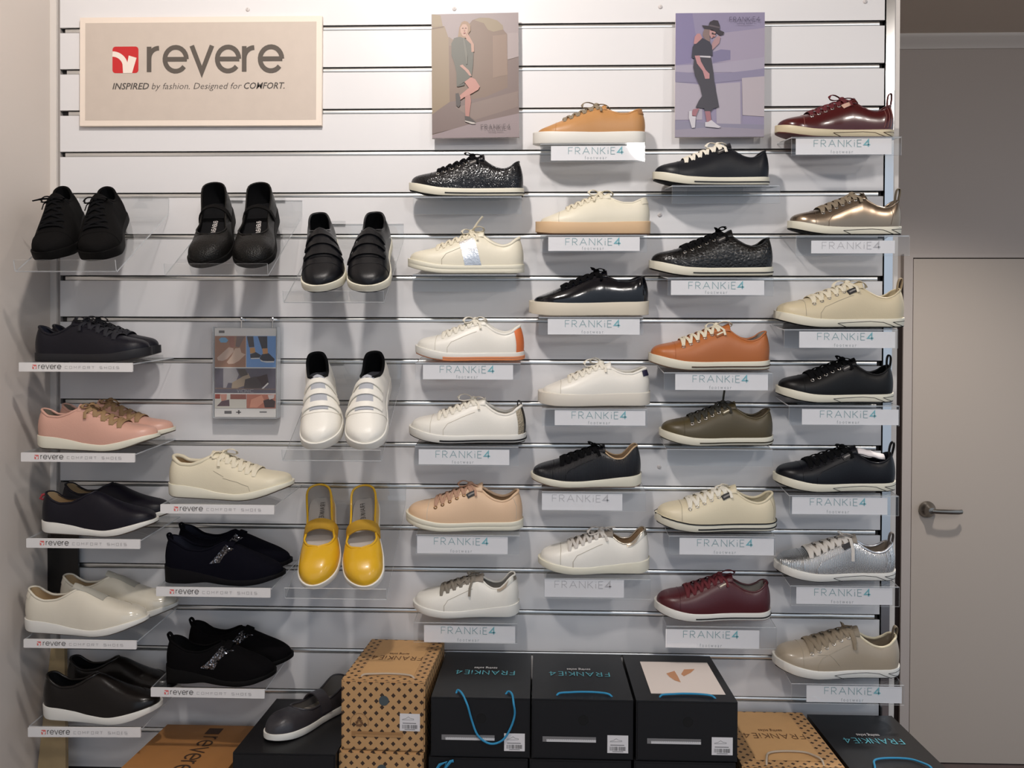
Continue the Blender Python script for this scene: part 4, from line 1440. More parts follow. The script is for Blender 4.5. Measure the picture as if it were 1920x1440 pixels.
F2 = [((148, 126, 122), [(388, 250), (450, 255), (440, 330), (445, 385), (400, 370), (368, 320), (372, 280)]),
      ((206, 160, 158), [(440, 262), (505, 282), (500, 330), (455, 348), (438, 310)]),
      ((190, 150, 154), [(468, 395), (500, 345), (535, 320), (552, 340), (540, 400), (470, 470), (456, 440)]),
      ((58, 52, 62), [(358, 212), (428, 218), (440, 178), (480, 158), (525, 165), (545, 220), (542, 262), (592, 286), (580, 312), (545, 320), (470, 262), (385, 250)]),
      ((104, 94, 100), [(438, 205), (545, 232), (544, 246), (432, 222)]),
      ((206, 150, 152), [(285, 330), (310, 300), (340, 298), (362, 345), (300, 412), (274, 402)]),
      ((60, 60, 74), [(280, 408), (300, 405), (365, 345), (440, 385), (465, 430), (470, 530), (340, 540), (285, 562), (253, 548), (262, 440)]),
      ((66, 64, 76), [(278, 565), (340, 545), (455, 550), (480, 700), (490, 800), (542, 1065), (484, 1082), (452, 1112), (390, 1108), (388, 1080), (298, 1070), (330, 1000), (365, 950), (340, 850), (290, 740), (270, 650)]),
      ((226, 222, 228), [(338, 530), (452, 535), (450, 553), (340, 545)]),
      ((208, 150, 154), [(285, 530), (335, 528), (350, 590), (400, 680), (440, 720), (440, 770), (395, 772), (370, 690), (310, 612)]),
      ((178, 120, 130), [(270, 1090), (335, 1078), (300, 1162), (254, 1150)]),
      ((178, 120, 130), [(395, 1110), (450, 1110), (462, 1205), (415, 1228)]),
      ((226, 222, 230), [(230, 1110), (258, 1105), (262, 1160), (300, 1165), (292, 1280), (260, 1285), (228, 1180)]),
      ((226, 222, 230), [(398, 1225), (430, 1222), (462, 1202), (520, 1250), (562, 1275), (540, 1286), (398, 1272)])]
F2 += [((50, 42, 48), [(462, 290), (482, 296), (480, 310), (460, 304)]), ((50, 42, 48), [(488, 298), (502, 302), (500, 314), (487, 311)]), ((170, 92, 96), [(470, 326), (486, 328), (480, 336), (470, 334)])]
poster('lilac photo poster of a person in a black hat and dark trousers', 1349.4, 140.7, 167, 234, math.radians(-.0), -0.030, B2, F2, (86, 1014, 78, 1376), (645, 955, 135, 182), (62, 54, 84))

# ------------------------------------------------------------------ white fixing caps in the panel
CAPM = mat('white_plastic_cap', (214, 208, 206), .5)
for i, (x, y, wh) in enumerate([(465, 18, 'above the beige sign'), (852, 17, 'above the archway poster'), (1238, 13, 'between the two posters near the top edge'), (1622, 3, 'top right corner of the slatted panel'), (1237, 403, 'beside the cream sneaker on tan sole'), (1236, 875, 'right of the ribbed black sneaker'), (1236, 953, 'above the black-piped cream sneaker')]):
    c = P(x, y, 0)
    mb = MB()
    mb.grid([[(c.x + r_ * math.cos(2 * PI * j / 14), -q, c.z + r_ * math.sin(2 * PI * j / 14)) for j in range(14)] for q, r_ in ((0, .0052), (.0015, .0050), (.0028, .0036), (.0032, .0008))], True)
    o = mb.build('screw_cap', CAPM)
    tag(o, 'small white screw cap in the slatted wall ' + wh, 'cap', 'screw caps in the wall panel')

# ------------------------------------------------------------------ sloped shelves with pairs facing out
SL_Y = -0.252
SLK = 0.148 / 0.215          # slope of the plate
SL_RISE = SLK * (-0.012 - SL_Y)
SLA = math.atan(SLK)


def sloped_shelf(xl, xr, yb, what):
    a, b = P(xl, yb, SL_Y), P(xr, yb, SL_Y)
    zf = (a.z + b.z) / 2
    w_ = b.x - a.x
    cx = (a.x + b.x) / 2
    r = thing('sloped_shelf', 'clear acrylic sloping shelf under the ' + what, 'shelf', (cx, 0, zf), group='clear sloping shelves')
    h_ = w_ / 2
    th = .003

    def run(prof, name):
        mb = MB()
        n_ = len(prof)
        rows = []
        offs = []
        for i in range(n_):
            p0, p1 = prof[max(i - 1, 0)], prof[min(i + 1, n_ - 1)]
            dy, dz = p1[0] - p0[0], p1[1] - p0[1]
            l_ = math.hypot(dy, dz)
            offs.append((prof[i][0] + dz / l_ * th, prof[i][1] - dy / l_ * th))
        ring = list(prof) + offs[::-1]
        ids = [[mb.vert((x, p[0], p[1])) for p in ring] for x in (-h_, h_)]
        m_ = len(ring)
        for i in range(m_):
            j = (i + 1) % m_
            mb.cur = 1 if i in (n_ - 1, m_ - 1) else 0
            mb.face((ids[0][i], ids[0][j], ids[1][j], ids[1][i]))
        mb.cur = 1
        for q in (0, 1):
            for i in range(n_ - 1):
                f = (ids[q][i], ids[q][i + 1], ids[q][m_ - 2 - i], ids[q][m_ - 1 - i])
                mb.face(f if q else f[::-1])
        mb.build(name, [ACR, ACR_EDGE], r, smooth=False, normals=True)
    run([(SL_Y - .005, .023), (SL_Y - .001, .003), (SL_Y, 0)], 'front_lip')
    run([(SL_Y, 0), (-.012, SL_RISE), (-.0065, SL_RISE + .007), (-.0045, SL_RISE + .018), (-.004, SL_RISE + .045)], 'plate')
    for q in (-1, 1):
        mb = MB()
        mb.box(q * .052 - .017, q * .052 + .017, -.0035, .0, SL_RISE + .038, SL_RISE + .052)
        mb.build('slot_tab', [ACR], r, smooth=False)
    return zf


def on_slope(zf, tx, hx, L, front=-0.239):
    yt = front
    yh = front + L * math.cos(SLA)

    def zz(y):
        return zf + (y - SL_Y) * SLK + .0016
    t = Vector((P(tx, 700, yt).x, yt, zz(yt)))
    h_ = Vector((P(hx, 700, yh).x, yh, zz(yh)))
    d_ = (h_ - t).normalized()
    h_ = t + d_ * L
    m_ = mtx_from(t, h_, Vector((0, -math.sin(SLA), math.cos(SLA))))
    return m_


BLKSOFT = mat('black_nubuck', (17, 16, 16), .8, bump=('grain', 350, .2), spec=.06)
BLKLEA = mat('soft_black_leather', (30, 28, 28), .40, bump=('grain', 450, .1))
PERF = mat('perforated_black_leather', (15, 14, 13), .44, bump=('cell', 330, .35), spec=.2)
VELB = mat('black_strap_leather', (13, 14, 18), .36, bump=('grain', 450, .1), spec=.3)
YEL = mat('yellow_leather', (224, 174, 36), .30, bump=('grain', 400, .06), coat=.15)
YEL_D = mat('yellow_nubuck_strap', (190, 146, 40), .6)
REV_IN = mat('white_print', (220, 214, 210), .7)

zf = sloped_shelf(29, 219, 508, 'black lace-up pair at top left')
for i, (tx, hx, wh) in enumerate([(92, 145, 'left'), (192, 215, 'right')]):
    S = Shoe(.270, .170, 'sneaker', .98, (1, -1)[i])
    shoe('lace_up_shoe', 'matte black lace-up shoe, %s one of the pair at top left' % wh, 'shoe', on_slope(zf, tx, hx, .270), S, BLKSOFT, BLACKR, DARKLIN, DARKLIN, None, LC_BLACK, tongue=BLKSOFT, group='black lace-up pair', nl=5, lq=.36,
         seams=[CAP], bow=[(.1, -.9, .1, .024), (.1, .9, .1, .024)], stick=[(-.004, .040, .0)] if i == 0 else [], rim=.003)
zf = sloped_shelf(310, 503, 515, 'black bar-strap pair')
for i, (tx, hx, wh) in enumerate([(381, 424, 'left'), (478, 496, 'right')]):
    S = Shoe(.275, .170, 'heeled', 1.0, (1, -1)[i])
    o = shoe('mary_jane_shoe', 'black perforated bar-strap shoe, %s one of its pair' % wh, 'shoe', on_slope(zf, tx, hx, .275), S, PERF, BLACKR, DARKLIN, DARKLIN, None, group='black bar-strap pair', bar=(.66, .0080, .012, BLKSOFT))
    mb = MB()
    def ins(u, v):
        f = .60 + u / S.L
        return (S.X(f), -v, S.zt(f) + .0072)
    write(mb, 'revere', -.026, -.005, .010, .044, ins, .14, .2)
    mb.build('insole_print', REV_IN, o, smooth=False)
VEL = [(.315, -.72, .56, .0066, .0015), (.425, -.74, .58, .0066, .0015), (.530, -.76, .62, .0068, .0015)]
zf = sloped_shelf(532, 720, 566, 'black three-strap pair')
for i, (tx, hx, wh) in enumerate([(601, 612, 'left'), (694, 706, 'right')]):
    S = Shoe(.262, .184, 'strap', 1.0, (1, -1)[i])
    sg = (1, -1)[i]
    shoe('strap_sneaker', 'black three-strap sneaker with white sole, %s one of its pair' % wh, 'shoe', on_slope(zf, tx, hx, .262), S, VELB, CREAM, DARKLIN, DARKLIN, BLACKR, group='black three-strap pair', tongue=VELB, tong0=.27, tongup=.04,
         straps=[(s_, q0 * sg, q1 * sg, hw, li, VELB) for s_, q0, q1, hw, li in VEL], seams=[CAP], rim=.003)
zf = sloped_shelf(530, 715, 863, 'white three-strap pair')
GT = mat('grey_tongue', (176, 178, 184), .7)
GREYIN = mat('grey_insole', (116, 116, 122), .8)
for i, (tx, hx, wh) in enumerate([(598, 609, 'left'), (689, 706, 'right')]):
    S = Shoe(.278, .168, 'strap', 1.0, (1, -1)[i])
    sg = (1, -1)[i]
    shoe('strap_sneaker', 'white three-strap sneaker with black lining, %s one of its pair' % wh, 'shoe', on_slope(zf, tx, hx, .278), S, L_WHITE, OFFW, DARKLIN, GREYIN, None, group='white three-strap pair', tongue=GT, tong0=.27, tongup=.035, tongw=.24, collar=DARKLIN, rim=.0035,
         straps=[(s_, q0 * sg, q1 * sg, hw, li, L_WHITE) for s_, q0, q1, hw, li in VEL], seams=[[(.31, -.95), (.26, -.5), (.245, -.2), (.245, .2), (.26, .5), (.31, .95)]], seam_mat=SEAMW)
zf = sloped_shelf(535, 725, 1122, 'yellow bar-strap pair')
PALEIN = mat('pale_grey_insole', (196, 188, 180), .8)
for i, (tx, hx, wh) in enumerate([(591, 612, 'left'), (690, 683, 'right')]):
    S = Shoe(.278, .164, 'maryjane', 1.0, (1, -1)[i], 37)
    o = shoe('mary_jane_shoe', 'mustard yellow bar-strap shoe, %s one of its pair' % wh, 'shoe', on_slope(zf, tx, hx, .278), S, YEL, OFFW, PALEIN, PALEIN, None, group='yellow bar-strap pair', bar=(.54, .0160, .012, YEL_D), rim=.0026)
    mb = MB()
    zi = S.zt(.8) + .0068
    write(mb, 'FRANKiE4', -.030, -.004, .010, .060, lambda u, v: (S.X(.80) - u, v, zi), .12, .3)
    mb.build('insole_print', INKD, o, smooth=False)

# ------------------------------------------------------------------ flat shelves with white name strips, pairs seen from the side
FY, FR = -0.200, 0.018
STRIP = mat('white_strip', (232, 229, 227), .45)
LOGO_SALMON = mat('logo_salmon', (222, 112, 108), .6)


def flat_shelf(x0, x1, y0, y1, what, roll=0.0):
    a, b = P(x0, y0, FY), P(x1, y0, FY)
    zf = (a.z + b.z) / 2
    h_ = zf - P((x0 + x1) / 2, y1, FY).z
    w_ = b.x - a.x
    cx = (a.x + b.x) / 2
    r = thing('flat_shelf', 'clear acrylic tray behind a white strip carrying the ' + what, 'shelf', (cx, 0, zf), group='clear trays with white front strips')
    mb = MB()
    hw = w_ / 2 + .001
    q = [(-hw, FY + .002, -.0024), (hw, FY + .002, -.0024), (hw, -.001, FR - .0024), (-hw, -.001, FR - .0024)]
    q2 = [(x, y, z + .0028) for x, y, z in q]
    i0, i1 = [mb.vert(p) for p in q], [mb.vert(p) for p in q2]
    mb.face(i0[::-1])
    mb.face(i1)
    mb.cur = 1
    for i in range(4):
        j = (i + 1) % 4
        mb.face((i0[i], i0[j], i1[j], i1[i]))
    mb.build('plate', [ACR, ACR_EDGE], r, smooth=False, normals=True)
    mb = MB()
    mb.cur = 0
    mb.box(-hw * .8, hw * .8, -.0035, -.0005, FR - .018, FR + .006)
    mb.build('back_tab', [ACR], r, smooth=False)
    s = thing('name_strip', 'white strip with red emblem and dark lettering below the ' + what, 'strip', group='white name strips', mtx=Matrix.Translation((cx, FY, zf - h_ / 2 + .0012)) @ Matrix.Rotation(roll, 4, 'Y'))
    mb = MB()
    pts = rrect(-w_ / 2, -h_ / 2, w_ / 2, h_ / 2, .0015, 3)
    n_ = len(pts)
    f0 = [mb.vert((p[0], -.0035, p[1])) for p in pts]
    f1 = [mb.vert((p[0], 0.0, p[1])) for p in pts]
    mb.face(f0)
    mb.face(f1[::-1])
    for i in range(n_):
        j = (i + 1) % n_
        mb.face((f0[i], f1[i], f1[j], f0[j]))
    mb.build('strip', STRIP, s, smooth=False, normals=True)
    t1, t2 = (lambda u, v: (u, -.0038, v)), (lambda u, v: (u, -.0040, v))
    mb = MB()
    lh = h_ * .40
    logo(mb, -w_ * .38, -h_ * .22, h_ * .48, t1, t2, 0, 1)
    mb.build('emblem', [LOGO_SALMON, STRIP], s, smooth=False)
    mb = MB()
    write(mb, 'revere', -w_ * .325, -h_ * .20, h_ * .44, w_ * .20, t1, .14, .2)
    mb.build('lettering', INKD, s, smooth=False)
    mb = MB()
    write(mb, 'COMfOqT SHOES', -w_ * .092, -h_ * .16, h_ * .26, w_ * .475, t1, .14, .72)
    mb.build('small_lettering', mat('pale_strip_ink', (176, 172, 172), .8), s, smooth=False)
    return zf


def side_pair(name, what, cat, zf, front, rear, sty, kz, Wd, mats, ex, both=True, group=None):
    upn = Vector((0, -math.sin(math.atan2(FR, .2)), math.cos(math.atan2(FR, .2))))
    for j, (hx, tx, Yc) in enumerate((front, rear) if both else (front,)):
        zc = zf + FR * (1 - Yc / FY) + .0012
        h_, t = P(hx, 900, Yc), P(tx, 900, Yc)
        if j == 0:
            L = t.x - h_.x
        h_.x = t.x - L
        m_ = mtx_from((t.x, Yc, zc), (h_.x, Yc, zc), upn)
        S = Shoe(L, Wd * .041 / (.16 * L) if both else Wd, sty, kz, 0)
        mu, so, li, ou, la, to = mats
        lb = what + ((', nearer one of the pair', ', rear one half hidden by its mate')[j] if both else ', toe to the right')
        o = shoe(name, lb, cat, m_, S, mu, so, li, li, ou, la, tongue=to, group=group, **ex)
        yield o, S


# navy lace-up pair
NAVYSOFT = mat('soft_navy_leather', (22, 21, 29), .42, bump=('grain', 300, .15), spec=.25)
zf = flat_shelf(37, 250, 681, 698, 'navy lace-up pair')
list(side_pair('lace_up_shoe', 'soft navy lace-up shoe with dark sole', 'shoe', zf, (70, 284, -.153), (98, 301, -.066), 'sneaker', .98, .162, (NAVYSOFT, mat('dark_navy_rubber', (22, 21, 26), .6), NAVYLIN, None, mat('navy_lace', (22, 22, 30), .8), NAVYSOFT), dict(lw=.0040, bow=[(-.85, .3, .15, .028), (.5, .4, .3, .02)], rim=.003, nl=5), group='navy lace-up pair'))
# pink pair
PINK = mat('blush_pink_leather', (212, 164, 146), .38, bump=('grain', 350, .12))
BRLACE = mat('olive_tan_lace', (150, 120, 84), .7)
zf = flat_shelf(41, 254, 850, 867, 'blush pink pair')
list(side_pair('lace_up_shoe', 'blush pink lace-up shoe with cream wedge sole', 'shoe', zf, (75, 300, -.153), (100, 329, -.066), 'rocker', 1.0, .160, (PINK, CREAM, mat('taupe_lining', (140, 128, 112), .8), mat('taupe_outsole', (104, 92, 78), .7), BRLACE, PINK), dict(lw=.0046, bow=[(-.8, .3, .1, .026), (.5, -.6, .3, .02), (.6, .5, .2, .02)], nl=5, rim=.0028), group='blush pink pair'))
# navy pair with white soles
NAVYP = mat('plain_navy_leather', (21, 19, 28), .42, bump=('grain', 350, .1), spec=.25)
zf = flat_shelf(51, 264, 1011, 1028.5, 'navy white-soled slip-on pair')
TANIN = mat('tan_insole', (196, 168, 128), .75)
prs = list(side_pair('slip_on_shoe', 'navy slip-on shoe with white wedge sole', 'shoe', zf, (83, 297, -.153), (106, 324, -.066), 'rockslip', 1.0, .160, (NAVYP, OFFW, TANIN, mat('brown_grey_outsole', (92, 76, 64), .7), None, None), dict(seams=[[(.52, -.05), (.38, -.35), (.24, -.55), (.16, -.4), (.12, 0)], [(.45, -.98), (.42, -.7), (.30, -.52)]], rim=.0024), group='navy slip-on pair'))
mb = MB()
S5 = prs[0][1]
b = S5.U(S5.u1, -1, .8)
mb.sweep([b + Vector((-.001, 0, .004)), b + Vector((.006, .004, .002)), b + Vector((.010, .006, -.006)), b + Vector((.004, .004, -.008))], Vector((0, 1, 0)), .003, .002, 6)
mb.build('red_tie', mat('red_cord', (150, 44, 54), .7), prs[0][0])
# glossy cream slip-on pair
PATC = mat('cream_patent', (224, 216, 198), .16, bump=('grain', 60, .12), coat=.5)
zf = flat_shelf(46, 257, 1200, 1216, 'glossy cream slip-on pair')
list(side_pair('slip_on_shoe', 'glossy cream slip-on shoe with cream sole', 'shoe', zf, (51, 280, -.153), (88, 335, -.066), 'rockslip', 1.0, .160, (PATC, OFFW, TANIN, mat('taupe_outsole', (104, 92, 78), .7), None, mat('grey_satin_tongue', (176, 172, 160), .3)), dict(seams=[[(.14, -.03), (.26, -.40), (.36, -.52), (.44, -.72), (.46, -.98)]], seam_mat=SEAMD, rim=.0026, tongw=.20, tong0=.34, tongup=.065, heel=[(.93, .70, 1.0, PATC, 'heel_tab')]), group='glossy cream pair'))
# dark brown pair
BRN = mat('dark_brown_patent', (22, 18, 16), .28, bump=('grain', 80, .2), coat=.08, spec=.3)
zf = flat_shelf(54, 265, 1364, 1382, 'dark brown white-soled pair', math.radians(-.9))
list(side_pair('slip_on_shoe', 'dark brown shiny slip-on shoe with white sole', 'shoe', zf, (85, 305, -.153), (116, 339, -.066), 'rockslip', 1.04, .160, (BRN, OFFW, DARKLIN, None, None, None), dict(seams=[[(.14, -.03), (.26, -.40), (.36, -.52), (.44, -.72), (.46, -.98)]], rim=.003), group='dark brown pair'))
# cream lace-up
zf = flat_shelf(302, 515, 947, 964, 'cream lace-up shoe')
CRL = mat('pale_cream_leather', (226, 216, 190), .45, bump=('grain', 350, .1))
list(side_pair('lace_up_shoe', 'cream lace-up shoe with cream wedge sole', 'shoe', zf, (320, 552, -.125), None, 'rocker', 1.0, .185, (CRL, CREAM, TANIN, mat('brown_grey_outsole', (92, 76, 64), .7), LC_CREAM, CRL), dict(lw=.0044, lq=.48, nl=6, seams=[[(.52, .72), (.40, .72), (.31, .80), (.29, .97)], [(.52, -.72), (.40, -.72), (.31, -.80), (.29, -.97)], [(.60, .62), (.50, .70)]], seam_mat=SEAMD, rim=.0042, bow=[(-.9, .3, .28, .034), (.6, .5, .0, .03), (.5, -.5, .1, .02)]), both=False))
# wedge slip-ons with sequins
STRN = mat('stretch_navy_fabric', (13, 13, 21), .85, bump=('grain', 700, .2), spec=.05)
STRK = mat('stretch_black_fabric', (13, 12, 13), .85, bump=('grain', 700, .2), spec=.05)
mseq, tq, bq = base_mat('sequins')
bq.inputs['Base Color'].default_value = lin((150, 150, 156))
bq.inputs['Metallic'].default_value = .9
bq.inputs['Roughness'].default_value = .18
tcq = tq.nodes.new('ShaderNodeTexCoord')
vq = tq.nodes.new('ShaderNodeTexVoronoi')
vq.inputs['Scale'].default_value = 420
tq.links.new(tcq.outputs['Object'], vq.inputs['Vector'])
nm_ = tq.nodes.new('ShaderNodeNormalMap')
nm_.inputs['Strength'].default_value = .7
tq.links.new(vq.outputs['Color'], nm_.inputs['Color'])
tq.links.new(nm_.outputs[0], bq.inputs['Normal'])
PT = [([(.52, .22), (.65, .28), (.45, .82), (.36, .80)], mseq, 'sequin_patch')]
zf = flat_shelf(294, 508, 1102, 1119.5, 'navy sequinned wedge pair')
list(side_pair('wedge_slip_on', 'navy stretch wedge slip-on with sequin patch', 'shoe', zf, (312, 536, -.153), (346, 549, -.066), 'wedge', 1.0, .160, (STRN, mat('navy_wedge_rubber', (14, 13, 16), .65, spec=.12), NAVYLIN, None, None, None), dict(patch=[([(.50, .34), (.59, .38), (.47, .76), (.40, .72)], mseq, 'sequin_patch')], pull=(STRN, .008, .004), straps=[(.43, .26, -.26, .006, .001, STRN)], rim=.0024), group='navy wedge pair'))
zf = flat_shelf(284, 497, 1291, 1308, 'black sequinned wedge pair')
list(side_pair('wedge_slip_on', 'black stretch wedge slip-on with sequin band', 'shoe', zf, (315, 519, -.153), (354, 551, -.066), 'wedge', 1.04, .165, (STRK, BLACKR, DARKLIN, None, None, None), dict(patch=PT, pull=(STRK, .012, .006), straps=[(.42, .26, -.26, .008, .003, STRK)], rim=.0024), group='black wedge pair'))

# ------------------------------------------------------------------ brochure holder on two chrome hooks
hold = thing('brochure_holder', 'clear acrylic brochure holder hanging on two chrome hooks', 'holder', P(464, 700, 0))
o0 = hold.location.copy()
bx0, bx1 = P(401, 700, -.030).x - o0.x, P(519, 700, -.030).x - o0.x
bz0, bz1 = P(460, 783, -.030).z - o0.z, P(460, 613, -.030).z - o0.z
bxr = P(530, 700, -.012).x - o0.x
mb = MB()
mb.box(bx0 - .002, bx1 + .002, -.0340, -.0318, bz0, bz1)
mb.build('front_panel', ACR, hold, smooth=False)
mb = MB()
mb.box(bx0, bxr, -.0075, -.0055, bz0, bz1 + .012)
mb.build('back_panel', ACR, hold, smooth=False)
for x in (bx0 - .002, bx1):
    mb = MB()
    mb.box(x, x + .002, -.0318, -.0075, bz0, bz1)
    mb.build('side_panel', ACR_EDGE, hold, smooth=False)
mb = MB()
mb.box(bx0, bx1, -.0318, -.0075, bz0 - .002, bz0)
mb.build('bottom_panel', ACR_EDGE, hold, smooth=False)
for px in (455, 513):
    xh = P(px, 605, -.012).x - o0.x
    zh = slot_z(7) - o0.z
    mb = MB()
    mb.box(xh - .011, xh + .002, -.004, .004, zh - .004, zh + .003)
    mb.box(xh - .0015, xh + .0015, -.018, -.002, zh - .002, zh + .001)
    mb.box(xh - .0015, xh + .0015, -.020, -.017, zh - .026, zh + .001)
    mb.ball((xh, -.0195, zh + .001), (.0028, .0028, .0040))
    mb.build('hook', CHROME, hold, smooth=False)
bro = thing('brochure', 'shoe brochure with photo panels standing in the clear holder', 'brochure', o0)
mb = MB()
mb.box(bx0 + .002, bx1 - .002, -.0300, -.0260, bz0 + .001, bz1 - .003)
mb.build('pages', mat('brochure_paper', (238, 234, 230), .5), bro, smooth=False)


def bxf(x, y):
    return (bx0 + .002 + (x - 75) / 810 * (bx1 - bx0 - .004), bz1 - .003 - (y - 165) / 1140 * (bz1 - bz0 - .004))


BP = [((156, 118, 98), [(78, 265), (488, 265), (488, 665), (78, 665)]),
      ((150, 104, 92), [(250, 268), (330, 268), (340, 390), (300, 430), (270, 380)]),
      ((120, 104, 100), [(365, 268), (480, 268), (440, 330), (400, 410), (350, 400)]),
      ((192, 166, 150), [(105, 545), (180, 480), (260, 410), (320, 420), (330, 460), (240, 560), (180, 585), (120, 580)]),
      ((204, 176, 158), [(235, 600), (300, 520), (345, 425), (410, 415), (430, 480), (485, 500), (400, 580), (330, 620), (260, 625)]),
      ((108, 160, 196), [(130, 310), (160, 285), (220, 285), (255, 320), (230, 350), (155, 350)]),
      ((112, 152, 204), [(494, 265), (884, 265), (884, 665), (494, 665)]),
      ((74, 72, 74), [(500, 268), (585, 268), (600, 405), (530, 410)]),
      ((62, 62, 70), [(645, 268), (770, 268), (772, 420), (700, 430)]),
      ((196, 148, 96), [(540, 415), (605, 410), (615, 480), (545, 490)]),
      ((196, 142, 96), [(705, 425), (775, 420), (780, 505), (715, 515)]),
      ((54, 58, 70), [(545, 500), (620, 470), (690, 510), (660, 550), (550, 550)]),
      ((42, 46, 62), [(670, 545), (700, 500), (790, 485), (870, 560), (860, 590), (690, 580)]),
      ((226, 228, 232), [(672, 560), (720, 585), (860, 585), (862, 602), (760, 605), (690, 590)]),
      ((226, 228, 232), [(552, 546), (672, 542), (672, 556), (560, 560)]),
      ((92, 88, 100), [(78, 678), (884, 678), (884, 995), (78, 995)]),
      ((156, 152, 154), [(190, 682), (360, 682), (395, 760), (350, 870), (255, 865), (230, 930), (190, 930)]),
      ((158, 140, 120), [(300, 930), (310, 860), (420, 800), (520, 740), (550, 800), (480, 900), (340, 945)]),
      ((74, 66, 62), [(380, 690), (480, 690), (520, 760), (420, 790)]),
      ((70, 62, 64), [(480, 820), (620, 780), (720, 810), (700, 930), (460, 940)]),
      ((58, 44, 48), [(630, 790), (770, 750), (790, 860), (720, 930), (680, 860)]),
      ((210, 202, 198), [(690, 945), (780, 860), (790, 875), (710, 950)]),
      ((120, 100, 92), [(80, 930), (884, 940), (884, 952), (80, 945)]),
      ((206, 200, 190), [(82, 1010), (495, 1010), (495, 1190), (82, 1190)]),
      ((150, 66, 54), [(82, 1010), (150, 1010), (150, 1070), (82, 1070)]),
      ((196, 140, 124), [(150, 1010), (240, 1010), (235, 1080), (170, 1110)]),
      ((92, 72, 80), [(105, 1165), (170, 1100), (270, 1080), (275, 1165)]),
      ((138, 84, 74), [(285, 1010), (495, 1010), (495, 1075), (285, 1075)]),
      ((176, 112, 94), [(500, 1010), (884, 1010), (884, 1190), (500, 1190)]),
      ((210, 144, 122), [(560, 1080), (700, 1020), (740, 1100), (640, 1180), (540, 1180)]),
      ((66, 52, 54), [(720, 1090), (820, 1060), (880, 1100), (870, 1180), (740, 1180)]),
      ((196, 186, 182), [(780, 1020), (870, 1015), (860, 1060), (800, 1080)])]
BP = [(tuple(min(250, int(c_ * 1.22)) for c_ in rgb_), pts_) for rgb_, pts_ in BP]
pic = picture(bro, 'printed_photos', BP, bxf, -.0302, .00004)
mb = MB()
for t_, x0_, x1_, y0_, y1_ in (('VIONiC', 375, 592, 950, 988),):
    p0, p1 = bxf(x0_, y1_), bxf(x1_, y0_)
    write(mb, t_.replace('i', 'I'), p0[0], p0[1], p1[1] - p0[1], p1[0] - p0[0], lambda u, v: (u, -.0316, v), .12, .35)
mb.build('lettering', ink((196, 196, 200)), bro, smooth=False)
mb = MB()
for x0_, x1_, y0_, y1_ in ((130, 205, 195, 228), (205, 300, 1225, 1262), (360, 425, 1235, 1250), (670, 765, 1230, 1245), (385, 405, 1215, 1265)):
    p0, p1 = bxf(x0_, y1_), bxf(x1_, y0_)
    mb.poly2d([p0, (p1[0], p0[1]), p1, (p0[0], p1[1])], lambda u, v: (u, -.0303, v))
mb.build('printed_logo', ink((120, 118, 120)), bro, smooth=False)

# ------------------------------------------------------------------ shoe boxes
BLK = mat('black_card', (16, 15, 17), .45, bump=('grain', 250, .05))
TEALB = mat('teal_print', (92, 172, 186), .6)
BLUEC = mat('blue_cord', (52, 150, 196), .6, bump=('wave', 900, .4))
BEIC = mat('pale_cord', (196, 180, 160), .7, bump=('wave', 900, .4))
HOLE = mat('dark_hole', (10, 9, 10), .9)
PRW = mat('white_print_on_box', (206, 204, 204), .7)
PRG = mat('grey_print_on_box', (120, 118, 118), .7)
KPLAIN = mat('plain_kraft', (204, 160, 108), .65, var=.05)
BROWNK = mat('brown_cardboard', (170, 118, 66), .6, var=.08)
KINK = mat('brown_ink', (112, 78, 48), .7)
STICK = mat('white_sticker', (226, 222, 222), .5)

# kraft with dark diamonds, laid out in metres through the UV map
KR, t, b = base_mat('kraft_diamonds')
b.inputs['Roughness'].default_value = .65
uv = t.nodes.new('ShaderNodeUVMap')
sp = t.nodes.new('ShaderNodeSeparateXYZ')
t.links.new(uv.outputs[0], sp.inputs[0])


def mth(op, a_, b_=None):
    n_ = t.nodes.new('ShaderNodeMath')
    n_.operation = op
    for i, v in enumerate((a_, b_)):
        if v is None:
            continue
        if isinstance(v, (int, float)):
            n_.inputs[i].default_value = v
        else:
            t.links.new(v, n_.inputs[i])
    return n_.outputs[0]


ds = []
for off in (0.0, 0.5):
    f = []
    for ax, per in (('X', .0236), ('Y', .0250)):
        u = mth('ADD', mth('DIVIDE', sp.outputs[ax], per), off)
        f.append(mth('ABSOLUTE', mth('SUBTRACT', mth('FRACT', u), .5)))
    ds.append(mth('ADD', f[0], f[1]))
dd = mth('LESS_THAN', mth('MINIMUM', ds[0], ds[1]), .205)
mx = t.nodes.new('ShaderNodeMix')
mx.data_type = 'RGBA'
mx.inputs['A'].default_value = lin((190, 148, 100))
mx.inputs['B'].default_value = lin((58, 40, 28))
t.links.new(dd, mx.inputs['Factor'])
t.links.new(mx.outputs['Result'], b.inputs['Base Color'])


BOX_SHIFT = -0.058


def disc(mb, cx, cz, r_, tf, n_=20):
    mb.poly2d([(cx + r_ * math.cos(2 * PI * i / n_), cz + r_ * math.sin(2 * PI * i / n_)) for i in range(n_)], tf)


